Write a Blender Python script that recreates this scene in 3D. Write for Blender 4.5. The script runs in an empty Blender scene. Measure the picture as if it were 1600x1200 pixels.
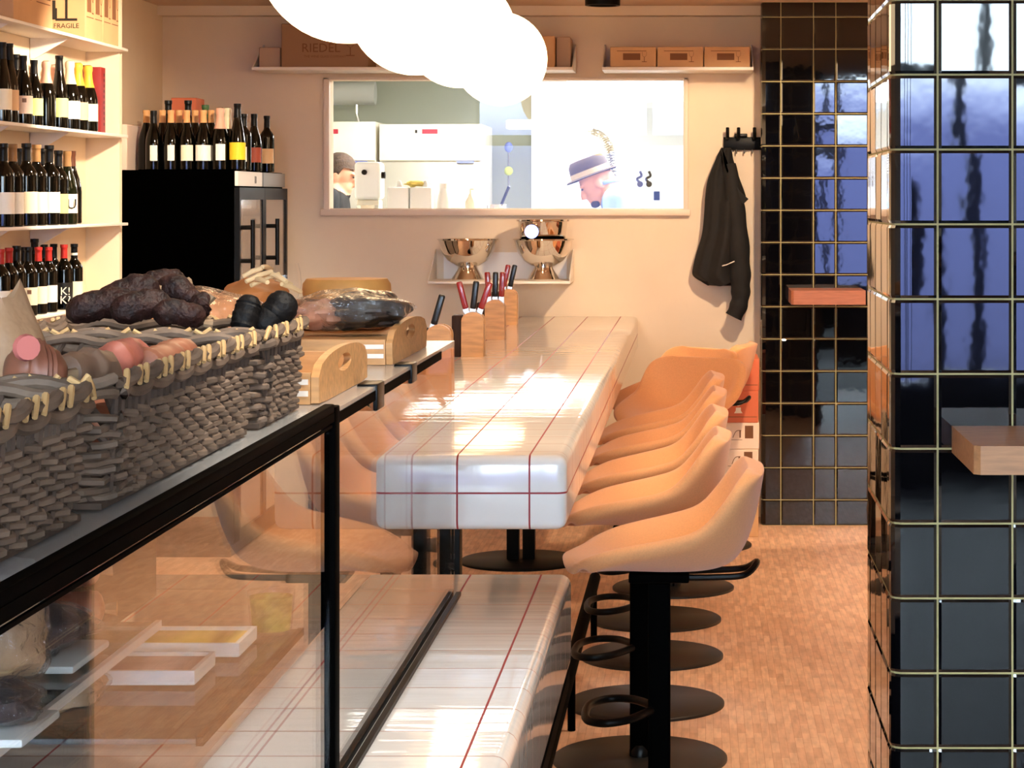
import bpy, bmesh, math, random
from mathutils import Vector, Matrix, noise as mnoise
rnd = random.Random(7)
PI = math.pi
SC = bpy.context.scene
COL = SC.collection

# ------------------------------------------------------------------ camera
F, CX, CY, EYE = 3500.0, 1090.0, 312.0, 1.6      # focal length / principal point in px of the 1600x1200 frame, eye height
cam = bpy.data.cameras.new('camera')
cam_o = bpy.data.objects.new('camera', cam); COL.objects.link(cam_o)
cam_o.location = (0, 0, EYE); cam_o.rotation_euler = (PI/2, 0, 0)
cam.sensor_width = 36; cam.lens = F/1600*36
cam.shift_x = (800-CX)/1600; cam.shift_y = (CY-600)/1600
cam.clip_start = .05; cam.clip_end = 200
SC.camera = cam_o
SC.view_settings.view_transform = 'Standard'; SC.view_settings.look = 'None'
SC.view_settings.gamma = 1; SC.view_settings.use_curve_mapping = False
SC.view_settings.exposure = 0.0

# ------------------------------------------------------------------ sky (daylight through the shop window behind the camera)
SKY = 31.0
wd = bpy.data.worlds.new('sky'); SC.world = wd; wd.use_nodes = True
nt = wd.node_tree; nt.nodes.clear()
tc = nt.nodes.new('ShaderNodeTexCoord'); sp = nt.nodes.new('ShaderNodeSeparateXYZ')
rp = nt.nodes.new('ShaderNodeValToRGB'); bg = nt.nodes.new('ShaderNodeBackground'); ow = nt.nodes.new('ShaderNodeOutputWorld')
nt.links.new(tc.outputs['Generated'], sp.inputs[0]); nt.links.new(sp.outputs['Z'], rp.inputs[0])
nt.links.new(rp.outputs[0], bg.inputs[0]); nt.links.new(bg.outputs[0], ow.inputs[0])
mr = nt.nodes.new('ShaderNodeMath'); mr.operation = 'ADD'; mr.inputs[1].default_value = .1        # ramp position = height of the direction + 0.1
nt.links.new(sp.outputs['Z'], mr.inputs[0]); nt.links.new(mr.outputs[0], rp.inputs[0])
e = rp.color_ramp.elements
e[0].position = 0.0; e[0].color = (.012, .014, .024, 1)
e[1].position = .152; e[1].color = (.62, .77, .90, 1)
for po, co in ((.03, (.05, .065, .16)), (.118, (.075, .10, .26)), (.132, (.2, .26, .5)), (.4, (.60, .75, .88))):
    x_ = e.new(po); x_.color = co + (1,)
bg.inputs[1].default_value = SKY

# ------------------------------------------------------------------ lamps outside the frame or in the kitchen; some spots added to brighten surfaces
WARM = (1, .78, .54)
def lamp(kind, name, loc, power, color, size=.1, target=None, angle=60, blend=.3):
    l = bpy.data.lights.new(name, kind); l.energy = power; l.color = color
    if kind == 'AREA': l.size = size
    else: l.shadow_soft_size = size
    if kind == 'SPOT': l.spot_size = math.radians(angle); l.spot_blend = blend
    o = bpy.data.objects.new(name, l); COL.objects.link(o); o.location = loc
    if target: o.rotation_euler = (Vector(target)-Vector(loc)).to_track_quat('-Z', 'Y').to_euler()
    return o
lamp('SPOT', 'unseen_spotlight', (.5, 9.2, 2.50), 190, (1, .74, .48), .04, (.12, 11.3, .9), 62, .25)
lamp('SPOT', 'unseen_spotlight', (.9, 6.9, 2.50), 110, (1, .76, .52), .05, (.1, 7.6, .4), 100, .6)
lamp('SPOT', 'unseen_spotlight', (.25, 5.35, 2.50), 80, (1, .82, .58), .05, (-.15, 6.1, .7), 75, .7)
lamp('SPOT', 'unseen_spotlight', (1.5, 8.8, 2.50), 200, (1, .78, .54), .05, (2.1, 9.4, .6), 110, .6)  # added spot: brightens the unseen right wall for its reflection in the case glass
lamp('SPOT', 'unseen_spotlight', (-1.2, 7.9, 2.50), 300, (1, .82, .6), .05, (-2.6, 9.2, 1.3), 75, .5)
lamp('SPOT', 'unseen_spotlight', (.25, 2.7, 3.22), 260, (1, .92, .80), .06, (-.42, 3.35, .75), 54, .7)  # added spot: whitens the tiled counter, also lights baskets and case from above
lamp('AREA', 'kitchen_light', (-1.2, 13.2, 2.42), 85, (1, .95, .86), 1.2, (-1.2, 13.2, 0))
lamp('AREA', 'kitchen_light', (.2, 13.2, 2.42), 120, (.98, .98, 1), 1.2, (.2, 13.2, 0))

# ------------------------------------------------------------------ helpers
def W(px, py, d):                                   # photo pixel at a depth -> point in the room
    return Vector(((px-CX)*d/F, d, EYE-(py-CY)*d/F))
def lin(c):
    return tuple(((v/255)/12.92 if v/255 <= .04045 else ((v/255+.055)/1.055)**2.4) for v in c)
MATS = {}
def pm(name, col=(200,200,200), rough=.5, metal=0, noise=None, bump=None, coat=0, sheen=0, spec=None, emit=None, stretch=None, trans=0):
    if name in MATS: return MATS[name]
    m = bpy.data.materials.new(name); m.use_nodes = True; n = m.node_tree; b = n.nodes['Principled BSDF']
    c = lin(col) + (1,)
    b.inputs['Base Color'].default_value = c; b.inputs['Roughness'].default_value = rough; b.inputs['Metallic'].default_value = metal
    b.inputs['Coat Weight'].default_value = coat; b.inputs['Sheen Weight'].default_value = sheen
    if trans: b.inputs['Transmission Weight'].default_value = trans
    if spec is not None: b.inputs['Specular IOR Level'].default_value = spec
    if emit: b.inputs['Emission Color'].default_value = lin(emit[0]) + (1,); b.inputs['Emission Strength'].default_value = emit[1]
    if noise or bump:
        t = n.nodes.new('ShaderNodeTexCoord'); mp = n.nodes.new('ShaderNodeMapping'); n.links.new(t.outputs['Object'], mp.inputs[0])
        if stretch: mp.inputs['Scale'].default_value = stretch
    if noise:
        sc, amt = noise
        tx = n.nodes.new('ShaderNodeTexNoise'); tx.inputs['Scale'].default_value = sc; tx.inputs['Detail'].default_value = 5
        n.links.new(mp.outputs[0], tx.inputs[0])
        r = n.nodes.new('ShaderNodeValToRGB'); n.links.new(tx.outputs[0], r.inputs[0])
        r.color_ramp.elements[0].position = .3; r.color_ramp.elements[1].position = .7
        r.color_ramp.elements[0].color = tuple(v*(1-amt) for v in c[:3]) + (1,)
        r.color_ramp.elements[1].color = tuple(min(1, v*(1+amt)) for v in c[:3]) + (1,)
        n.links.new(r.outputs[0], b.inputs['Base Color'])
    if bump:
        sc, st, dist = bump
        tx = n.nodes.new('ShaderNodeTexNoise'); tx.inputs['Scale'].default_value = sc; tx.inputs['Detail'].default_value = 3
        n.links.new(mp.outputs[0], tx.inputs[0])
        bp = n.nodes.new('ShaderNodeBump'); bp.inputs['Strength'].default_value = st; bp.inputs['Distance'].default_value = dist
        n.links.new(tx.outputs[0], bp.inputs['Height']); n.links.new(bp.outputs[0], b.inputs['Normal'])
    MATS[name] = m
    return m
def clear_mat(name, tint=(1,1,1), ior=1.5, rough=0.0, haze=0.0, crinkle=None):
    """thin clear sheet (glass, wrapping film): what passes plus a Fresnel reflection"""
    if name in MATS: return MATS[name]
    m = bpy.data.materials.new(name); m.use_nodes = True; n = m.node_tree; n.nodes.clear()
    o = n.nodes.new('ShaderNodeOutputMaterial'); tr = n.nodes.new('ShaderNodeBsdfTransparent'); gl = n.nodes.new('ShaderNodeBsdfGlossy')
    tr.inputs[0].default_value = tint + (1,); gl.inputs['Roughness'].default_value = rough
    fr = n.nodes.new('ShaderNodeFresnel'); ge = n.nodes.new('ShaderNodeNewGeometry'); io = n.nodes.new('ShaderNodeMapRange')   # both faces of the sheet reflect alike
    io.inputs['To Min'].default_value = ior; io.inputs['To Max'].default_value = 1/ior
    n.links.new(ge.outputs['Backfacing'], io.inputs['Value']); n.links.new(io.outputs[0], fr.inputs[0])
    mx = n.nodes.new('ShaderNodeMixShader'); n.links.new(fr.outputs[0], mx.inputs[0])
    a = tr.outputs[0]
    if haze:
        df = n.nodes.new('ShaderNodeBsdfDiffuse'); df.inputs[0].default_value = (.9,.92,.92,1)
        m2 = n.nodes.new('ShaderNodeMixShader'); m2.inputs[0].default_value = haze
        n.links.new(tr.outputs[0], m2.inputs[1]); n.links.new(df.outputs[0], m2.inputs[2]); a = m2.outputs[0]
    n.links.new(a, mx.inputs[1]); n.links.new(gl.outputs[0], mx.inputs[2]); n.links.new(mx.outputs[0], o.inputs[0])
    if crinkle:
        t = n.nodes.new('ShaderNodeTexCoord'); tx = n.nodes.new('ShaderNodeTexNoise'); tx.inputs['Scale'].default_value = crinkle; tx.inputs['Detail'].default_value = 4
        bp = n.nodes.new('ShaderNodeBump'); bp.inputs['Distance'].default_value = .02
        n.links.new(t.outputs['Object'], tx.inputs[0]); n.links.new(tx.outputs[0], bp.inputs['Height'])
        n.links.new(bp.outputs[0], gl.inputs['Normal']); n.links.new(bp.outputs[0], fr.inputs['Normal'])
    MATS[name] = m
    return m

class MB:
    """collects shapes into ONE mesh; every shape keeps its material slot"""
    def __init__(s): s.v=[]; s.f=[]; s.m=[]; s.s=[]
    def add(s, vs, fs, mat=0, smooth=True, M=None):
        o = len(s.v)
        s.v += [tuple(M @ Vector(v)) if M else tuple(v) for v in vs]
        for f in fs: s.f.append([i+o for i in f]); s.m.append(mat); s.s.append(smooth)
        return s
    def box(s, lo, hi, mat=0, bev=0, seg=2, M=None):
        bm = bmesh.new(); bmesh.ops.create_cube(bm, size=1)
        for v in bm.verts: v.co = Vector([(lo[i]+hi[i])/2 + v.co[i]*(hi[i]-lo[i]) for i in range(3)])
        if bev: bmesh.ops.bevel(bm, geom=list(bm.edges), offset=bev, segments=seg, profile=.5, affect='EDGES')
        bm.verts.ensure_lookup_table(); bm.verts.index_update()
        s.add([v.co.copy() for v in bm.verts], [[v.index for v in f.verts] for f in bm.faces], mat, bool(bev), M); bm.free(); return s
    def tube(s, pts, r, n=8, mat=0, caps=True, M=None, closed=False):
        pts = [Vector(p) for p in pts]; N = len(pts); rr = r if isinstance(r, (list, tuple)) else [r]*N
        vs = []; fs = []; up = None
        for i, p in enumerate(pts):
            a = pts[(i-1) % N] if (closed or i) else p; b = pts[(i+1) % N] if (closed or i < N-1) else p
            t = (b-a).normalized()
            if up is None: up = t.orthogonal().normalized()
            up = (up - t*up.dot(t)); up = up.normalized() if up.length > 1e-6 else t.orthogonal().normalized()
            w = t.cross(up)
            for k in range(n):
                an = 2*PI*k/n; vs.append(p + (up*math.cos(an) + w*math.sin(an))*rr[i])
        for i in range(N if closed else N-1):
            j = (i+1) % N
            for k in range(n): fs.append([i*n+k, i*n+(k+1) % n, j*n+(k+1) % n, j*n+k])
        if caps and not closed: fs.append(list(range(n))[::-1]); fs.append([(N-1)*n+k for k in range(n)])
        return s.add(vs, fs, mat, True, M)
    def lathe(s, prof, n=24, c=(0,0,0), mat=0, M=None, a0=0, a1=2*PI):
        full = abs(a1-a0-2*PI) < 1e-6; k = n if full else n+1; vs = []; fs = []
        for (r, z) in prof:
            for i in range(k):
                a = a0+(a1-a0)*i/n; vs.append((c[0]+r*math.cos(a), c[1]+r*math.sin(a), c[2]+z))
        for j in range(len(prof)-1):
            for i in range(n):
                q = (i+1) % k; fs.append([j*k+i, j*k+q, (j+1)*k+q, (j+1)*k+i])
        return s.add(vs, fs, mat, True, M)
    def ball(s, c, r, nu=16, nv=10, mat=0, M=None, fn=None):
        if not isinstance(r, (tuple, list)): r = (r, r, r)
        vs = []; fs = []
        for j in range(nv+1):
            t = PI*j/nv
            for i in range(nu):
                a = 2*PI*i/nu; d = Vector((math.sin(t)*math.cos(a), math.sin(t)*math.sin(a), math.cos(t)))
                k = fn(d) if fn else 1
                vs.append((c[0]+d.x*r[0]*k, c[1]+d.y*r[1]*k, c[2]+d.z*r[2]*k))
        for j in range(nv):
            for i in range(nu): fs.append([j*nu+i, (j+1)*nu+i, (j+1)*nu+(i+1) % nu, j*nu+(i+1) % nu])
        return s.add(vs, fs, mat, True, M)
    def grid(s, fn, nu, nv, mat=0, M=None, wrap=False):
        vs = [fn(i/(nu if wrap else nu-1), j/(nv-1)) for j in range(nv) for i in range(nu)]
        fs = [[j*nu+i, j*nu+(i+1) % nu, (j+1)*nu+(i+1) % nu, (j+1)*nu+i] for j in range(nv-1) for i in range(nu if wrap else nu-1)]
        return s.add(vs, fs, mat, True, M)
    def prism(s, poly, t0, t1, plane='xz', mat=0, M=None, smooth=False):   # 2-D outline given a thickness
        def P(p, t): return {'xz': (p[0], t, p[1]), 'yz': (t, p[0], p[1]), 'xy': (p[0], p[1], t)}[plane]
        n = len(poly); vs = [P(p, t0) for p in poly] + [P(p, t1) for p in poly]
        fs = [list(range(n)), list(range(n, 2*n))[::-1]] + [[i, (i+1) % n, n+(i+1) % n, n+i][::-1] for i in range(n)]
        return s.add(vs, fs, mat, smooth, M)
    def text(s, txt, size, M, mat=0, ext=.0006, align='CENTER'):
        c = bpy.data.curves.new('t', 'FONT'); c.body = txt; c.size = size; c.extrude = ext; c.align_x = align; c.resolution_u = 2
        o = bpy.data.objects.new('t', c); COL.objects.link(o)
        dg = bpy.context.evaluated_depsgraph_get(); me = bpy.data.meshes.new_from_object(o.evaluated_get(dg))
        s.add([v.co.copy() for v in me.vertices], [list(p.vertices) for p in me.polygons], mat, False, M)
        bpy.data.objects.remove(o); bpy.data.curves.remove(c); bpy.data.meshes.remove(me); return s
    def mesh(s, name, mats, sharp=38, weld=False):
        me = bpy.data.meshes.new(name); me.from_pydata(s.v, [], s.f)
        for m in (mats if isinstance(mats, (list, tuple)) else [mats]): me.materials.append(m)
        me.polygons.foreach_set('material_index', s.m); me.polygons.foreach_set('use_smooth', s.s)
        bm = bmesh.new(); bm.from_mesh(me)
        bmesh.ops.remove_doubles(bm, verts=bm.verts, dist=1e-6)
        bmesh.ops.recalc_face_normals(bm, faces=bm.faces); bm.to_mesh(me); bm.free()
        me.set_sharp_from_angle(angle=math.radians(sharp)); me.update(); return me
    def build(s, name, mats, parent=None, loc=None, rz=0, sharp=38):
        return place(name, s.mesh(name, mats, sharp), parent, loc, rz)
def place(name, me, parent=None, loc=None, rz=0):
    o = bpy.data.objects.new(name, me); COL.objects.link(o)
    if parent: o.parent = parent
    if loc is not None: o.location = loc
    if rz: o.rotation_euler = (0, 0, rz)
    return o
def tag(o, label, cat, group=None, kind=None):
    o['label'] = label; o['category'] = cat
    if group: o['group'] = group
    if kind: o['kind'] = kind
    return o
def thing(name, label, cat, loc=(0,0,0), rz=0, group=None):
    o = bpy.data.objects.new(name, None); COL.objects.link(o); o.location = loc; o.rotation_euler = (0, 0, rz); o.empty_display_size = .05
    return tag(o, label, cat, group)
def struct(o, label=None):
    o['kind'] = 'structure'
    o['label'] = label or o.name.replace('_', ' '); o['category'] = 'room'
    return o
def dup(root, loc, rz, label, group=None):
    r = root.copy(); COL.objects.link(r); r.location = loc; r.rotation_euler = (0, 0, rz); r['label'] = label
    if group: r['group'] = group
    for ch in list(root.children):
        c = ch.copy(); COL.objects.link(c); c.parent = r
        for g in list(ch.children):
            d = g.copy(); COL.objects.link(d); d.parent = c
    return r
def modmesh(me, mods):                                # run modifiers on a mesh once and keep the result
    o = bpy.data.objects.new('tmp', me); COL.objects.link(o)
    for t, kw in mods:
        md = o.modifiers.new(t, t)
        for k, v in kw.items(): setattr(md, k, v)
    dg = bpy.context.evaluated_depsgraph_get(); r = bpy.data.meshes.new_from_object(o.evaluated_get(dg))
    bpy.data.objects.remove(o); return r
def lerp_table(tab, t):
    x = t*(len(tab)-1); i = min(int(x), len(tab)-2); f = x-i
    p0 = tab[max(i-1, 0)]; p1 = tab[i]; p2 = tab[i+1]; p3 = tab[min(i+2, len(tab)-1)]
    return [.5*((2*b)+(-a+c)*f+(2*a-5*b+4*c-d)*f*f+(-a+3*b-3*c+d)*f**3) for a, b, c, d in zip(p0, p1, p2, p3)]
def smooth_path(pts, n):
    return [Vector(lerp_table([tuple(p) for p in pts], i/(n-1))) for i in range(n)]
ORD = ['first','second','third','fourth','fifth','sixth','seventh','eighth','ninth','tenth','eleventh','twelfth','thirteenth','fourteenth','fifteenth']

# ------------------------------------------------------------------ materials
wallm = pm('wall_paint', (232, 211, 184), .75, noise=(3, .04), bump=(60, .08, .002))
ceilm = pm('ceiling_paint', (214, 186, 160), .8)
whitem = pm('white_lacquer', (240, 232, 222), .4)
blackm = pm('black_metal', (8, 8, 8), .42, spec=.12)
blackgloss = pm('black_gloss', (4, 4, 5), .35, spec=.2)
blackflat = pm('black_case_frame', (1, 1, 1), .7, spec=.02)
greym = pm('grey_metal', (150, 148, 144), .35, .6)
steel = pm('brushed_steel', (205, 203, 198), .28, 1, noise=(8, .05), stretch=(1, 1, .1))
chrome = pm('polished_steel', (225, 220, 214), .04, 1)
kitchenwall = pm('kitchen_paint', (222, 226, 206), .6)
kitchenwhite = pm('kitchen_white', (246, 248, 246), .5)
plasticw = pm('white_plastic', (245, 245, 240), .35)
woodl = pm('light_beech', (204, 152, 98), .5, noise=(14, .18), stretch=(1, 6, 6))
woodd = pm('dark_walnut', (48, 27, 15), .6, spec=.2, noise=(16, .3), stretch=(6, 6, 1))
woodo = pm('oak_board', (176, 126, 84), .5, noise=(14, .16), stretch=(1, 8, 8))
woodr = pm('reddish_oak', (160, 98, 70), .5, noise=(14, .16), stretch=(1, 8, 8))
card = pm('cardboard', (202, 158, 114), .8, noise=(10, .05))
cardd = pm('cardboard_print', (120, 78, 48), .8)
ink = pm('black_ink', (22, 16, 12), .7)
paperw = pm('white_paper', (244, 238, 222), .7)
clear = clear_mat('clear_glass', ior=1.4)
film = clear_mat('wrapping_film', ior=1.6, rough=.08, haze=.05, crinkle=38)
# ================================================================== THE SETTING
YW = 11.3                                            # inner face of the back wall
def wallobj(name, boxes, m, label=None):
    b = MB()
    for lo, hi in boxes: b.box(lo, hi)
    return struct(b.build(name, m), label)

# floor: industrial strip parquet
fm = bpy.data.materials.new('strip_parquet'); fm.use_nodes = True; n = fm.node_tree; bs = n.nodes['Principled BSDF']
t = n.nodes.new('ShaderNodeTexCoord'); mp = n.nodes.new('ShaderNodeMapping'); mp.inputs['Rotation'].default_value = (0, 0, PI/2)
br = n.nodes.new('ShaderNodeTexBrick'); br.offset = .5; br.squash = 1
br.inputs['Scale'].default_value = 1; br.inputs['Brick Width'].default_value = .12; br.inputs['Row Height'].default_value = .024
br.inputs['Mortar Size'].default_value = .0006; br.inputs['Bias'].default_value = -.1
br.inputs['Color1'].default_value = lin((240, 198, 164)) + (1,); br.inputs['Color2'].default_value = lin((216, 168, 134)) + (1,); br.inputs['Mortar'].default_value = lin((196, 138, 102)) + (1,)
nz = n.nodes.new('ShaderNodeTexNoise'); nz.inputs['Scale'].default_value = 1; nz.inputs['Detail'].default_value = 6; m2 = n.nodes.new('ShaderNodeMapping'); m2.inputs['Scale'].default_value = (55, 9, 1); n.links.new(t.outputs['Object'], m2.inputs[0])
mx = n.nodes.new('ShaderNodeMixRGB'); mx.blend_type = 'MULTIPLY'; mx.inputs[0].default_value = .6
n.links.new(t.outputs['Object'], mp.inputs[0]); n.links.new(mp.outputs[0], br.inputs[0]); n.links.new(m2.outputs[0], nz.inputs[0]); nr = n.nodes.new('ShaderNodeMapRange'); nr.inputs['From Min'].default_value = .3; nr.inputs['From Max'].default_value = .62; nr.inputs['To Min'].default_value = .55
n.links.new(nz.outputs[0], nr.inputs[0]); n.links.new(br.outputs[0], mx.inputs[1]); n.links.new(nr.outputs[0], mx.inputs[2]); n.links.new(mx.outputs[0], bs.inputs['Base Color'])
bs.inputs['Roughness'].default_value = .42
wallobj('floor', [((-3.2, 3.3, -.1), (3.2, YW+.1, 0))], fm)
wallobj('floor_unseen_dark', [((-3.2, -3.2, -.1), (3.2, 3.3, 0))], pm('dark_unseen_floor', (38, 38, 40), .6, noise=(4, .2)), 'unseen dark floor added to darken the pillar reflections')  # unseen dark zone added so the near pillar reflects less brightness
wallobj('ceiling', [((-3.2, 4.2, 2.57), (3.2, YW+.12, 2.70)), ((-3.2, -3.2, 3.3), (3.2, 4.2, 3.42)), ((-3.2, 4.2, 2.70), (3.2, 4.3, 3.3))], ceilm)
wallobj('wall_left', [((-2.9, 9.3, 0), (-2.70, YW, 2.6)), ((-2.9, -3.2, 0), (-2.54, 9.3, 3.3)), ((-2.9, 9.3, 0), (-2.40, 9.34, 2.6))], wallm)
wallobj('wall_right', [((2.3, -3.2, 0), (2.5, YW, 3.3))], wallm)
# back wall with the opening to the kitchen
ox0, ox1, oz0, oz1 = -1.857, -.07, 1.556, 2.204
wallobj('wall_back', [((-2.9, YW, 0), (ox0, YW+.12, 2.6)), ((ox1, YW, 0), (2.5, YW+.12, 2.6)), ((ox0, YW, 0), (ox1, YW+.12, oz0)), ((ox0, YW, oz1), (ox1, YW+.12, 2.6))], wallm)
wallobj('trim_1', [((-2.7, YW-.10, 2.522), (2.3, YW, 2.57))], wallm, 'pale cornice along the top of the back wall')
# window into the kitchen
wf = MB()
for lo, hi in [((ox0-.028, YW-.022, oz0-.03), (ox0+.002, YW+.01, oz1+.012)), ((ox1-.002, YW-.022, oz0-.03), (ox1+.022, YW+.01, oz1+.012)),
               ((ox0-.028, YW-.022, oz1-.002), (ox1+.022, YW+.01, oz1+.012)), ((ox0-.04, YW-.04, oz0-.036), (ox1+.034, YW+.01, oz0-.004))]: wf.box(lo, hi, 0, .004)
win = struct(wf.build('window_1', pm('window_frame', (232, 212, 192), .5)), 'white framed window to the kitchen in the back wall')
g = MB(); g.box((ox0, YW+.05, oz0), (ox1, YW+.056, oz1)); g.build('window_pane', clear, win)

# shop window behind the camera
sw = MB(); ztop = 3.25
for x in (-2.54, -1.55, -.55, .15, .55, 1.02, 1.5, 2.24): sw.box((x-.035, -3.05, .0), (x+.035, -2.95, ztop))
for z0, z1 in ((0, .62), (2.22, 2.34), (3.18, 3.3)): sw.box((-2.6, -3.06, z0), (2.3, -2.94, z1))
for x in (.34, 1.26): sw.box((x-.05, -3.03, .62), (x+.05, -2.97, 1.35+.3*x))
swo = struct(sw.build('window_2', pm('dark_window_frame', (20, 22, 26), .4)), 'dark framed shop window')
g = MB(); g.box((-2.54, -3.004, .62), (2.24, -2.996, 3.18)); g.build('window_pane', clear, swo)
wallobj('wall_front', [((-3.2, -3.2, 0), (-2.54, -3.0, 3.3)), ((2.24, -3.2, 0), (3.2, -3.0, 3.3))], wallm)

# kitchen behind the window
wallobj('wall_kitchen', [((-3.2, 15.6, 0), (2.4, 15.75, 2.6)), ((-3.2, YW+.12, 0), (-3.05, 15.6, 2.6)), ((2.25, YW+.12, 0), (2.4, 15.6, 2.6))], kitchenwall, 'pale green kitchen walls')
wallobj('wall_kitchen_partition', [((-1.12, 15.1, 0), (2.25, 15.6, 2.6))], kitchenwhite, 'white kitchen wall on the right')
wallobj('floor_kitchen', [((-3.2, YW+.12, -.1), (2.4, 15.75, 0))], pm('kitchen_floor', (150, 150, 148), .5))
wallobj('ceiling_kitchen', [((-3.2, YW+.12, 2.5), (2.4, 15.75, 2.6))], kitchenwhite)

# ------------------------------------------------------------------ tiled pillars
tileblack = pm('black_glazed_tile', (6, 6, 9), .03, spec=.75, bump=(7, .08, .004))
grout = pm('olive_grout', (176, 166, 116), .8)
def pillar(name, X0, X1, Y0, Y1, R, side, front, ztop, label, seed):
    rr = random.Random(seed)
    LS, FR = Y1-Y0-2*R, X1-X0-2*R; A = R*PI/2
    segs = [('l', (X0, Y1-R), (0, -1), LS), ('a', (X0+R, Y0+R), PI, A), ('l', (X0+R, Y0), (1, 0), FR), ('a', (X1-R, Y0+R), 1.5*PI, A),
            ('l', (X1, Y0+R), (0, 1), LS), ('a', (X1-R, Y1-R), 0, A), ('l', (X1-R, Y1), (-1, 0), FR), ('a', (X0+R, Y1-R), .5*PI, A)]
    L = sum(q[3] for q in segs)
    def pos(s, off):
        s %= L
        for k, a, b, l in segs:
            if s <= l:
                if k == 'l':
                    n_ = (b[1], -b[0]); return (a[0]+b[0]*s+n_[0]*off, a[1]+b[1]*s+n_[1]*off)
                an = b+s/R; return (a[0]+math.cos(an)*(R+off), a[1]+math.sin(an)*(R+off))
            s -= l
        return pos(0, off)
    s1 = LS+A; s2 = s1+FR+A; s3 = s2+LS+A
    lines = sorted([Y1-R-y for y in side] + [s1+(x-X0-R) for x in front] + [s2+(y-Y0-R) for y in side] + [s3+(X1-R-x) for x in front])
    zs = [0.0]; z = .126
    while z < ztop: zs.append(z); z += .158
    zs.append(ztop)
    b = MB(); N = 120
    ring = [pos(L*i/N, -.0012) for i in range(N)]
    b.add([(x, y, 0) for x, y in ring] + [(x, y, ztop) for x, y in ring], [[i, (i+1) % N, N+(i+1) % N, N+i] for i in range(N)], 1)
    for i, sa in enumerate(lines):
        sb = lines[(i+1) % len(lines)] + (L if i == len(lines)-1 else 0)
        if sb-sa < .004: continue
        nS = 12 if any(sa % L < c % L+1e-6 < sa % L + (sb-sa) for c in (LS, s1, s1+FR, s2, s2+LS, s3)) else 3
        for za, zb in zip(zs, zs[1:]):
            ta, tb = rr.uniform(-.007, .007), rr.uniform(-.007, .007)
            sm, zm = (sa+sb)/2, (za+zb)/2; gq = .0021; ins = .006
            S = [sa+gq] + [sa+gq+ins+(sb-sa-2*gq-2*ins)*j/nS for j in range(nS+1)] + [sb-gq]
            Z = [za+gq, za+gq+ins, zb-gq-ins, zb-gq]
            vs = []
            for jz, zz in enumerate(Z):
                for js, ss in enumerate(S):
                    edge = jz in (0, 3) or js in (0, len(S)-1)
                    off = 0 if edge else .0026+ta*(ss-sm)+tb*(zz-zm)
                    x, y = pos(ss, off); vs.append((x, y, zz))
            k = len(S); fs = [[r*k+c, r*k+c+1, (r+1)*k+c+1, (r+1)*k+c] for r in range(3) for c in range(k-1)]
            b.add(vs, fs, 0, True)
    o = b.build(name, [tileblack, grout], sharp=13); return struct(o, label)
farX = [.4086, .5689, .6789, .8390]
pillar('pillar', .314, .872, 11.0, YW+.0, .02, [11.13], farX, 2.57, 'black tiled pillar against the back wall', 3)
nearX = [.5068, .6648, .8228]
pillar('pillar', .409, .862, 4.73, 5.42, .028, [4.80+.158*k for k in range(4)], nearX, 2.57, 'black tiled pillar in the right foreground', 4)
def ledge(y0, y1, x0, x1, z0, z1, m, label):
    b = MB(); c = .012
    b.prism([(x0, y1), (x0, y0+c), (x0+c, y0), (x1, y0), (x1, y1)], z0, z1, 'xy')
    return tag(b.build('wooden_ledge', m), label, 'ledge')
ledge(10.66, 10.996, .446, .80, 1.100, 1.167, woodr, 'narrow reddish wooden ledge on the far black tiled pillar')
ledge(4.336, 4.726, .536, .855, 1.067, 1.123, woodo, 'pale oak ledge on the near black tiled pillar at right')

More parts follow.
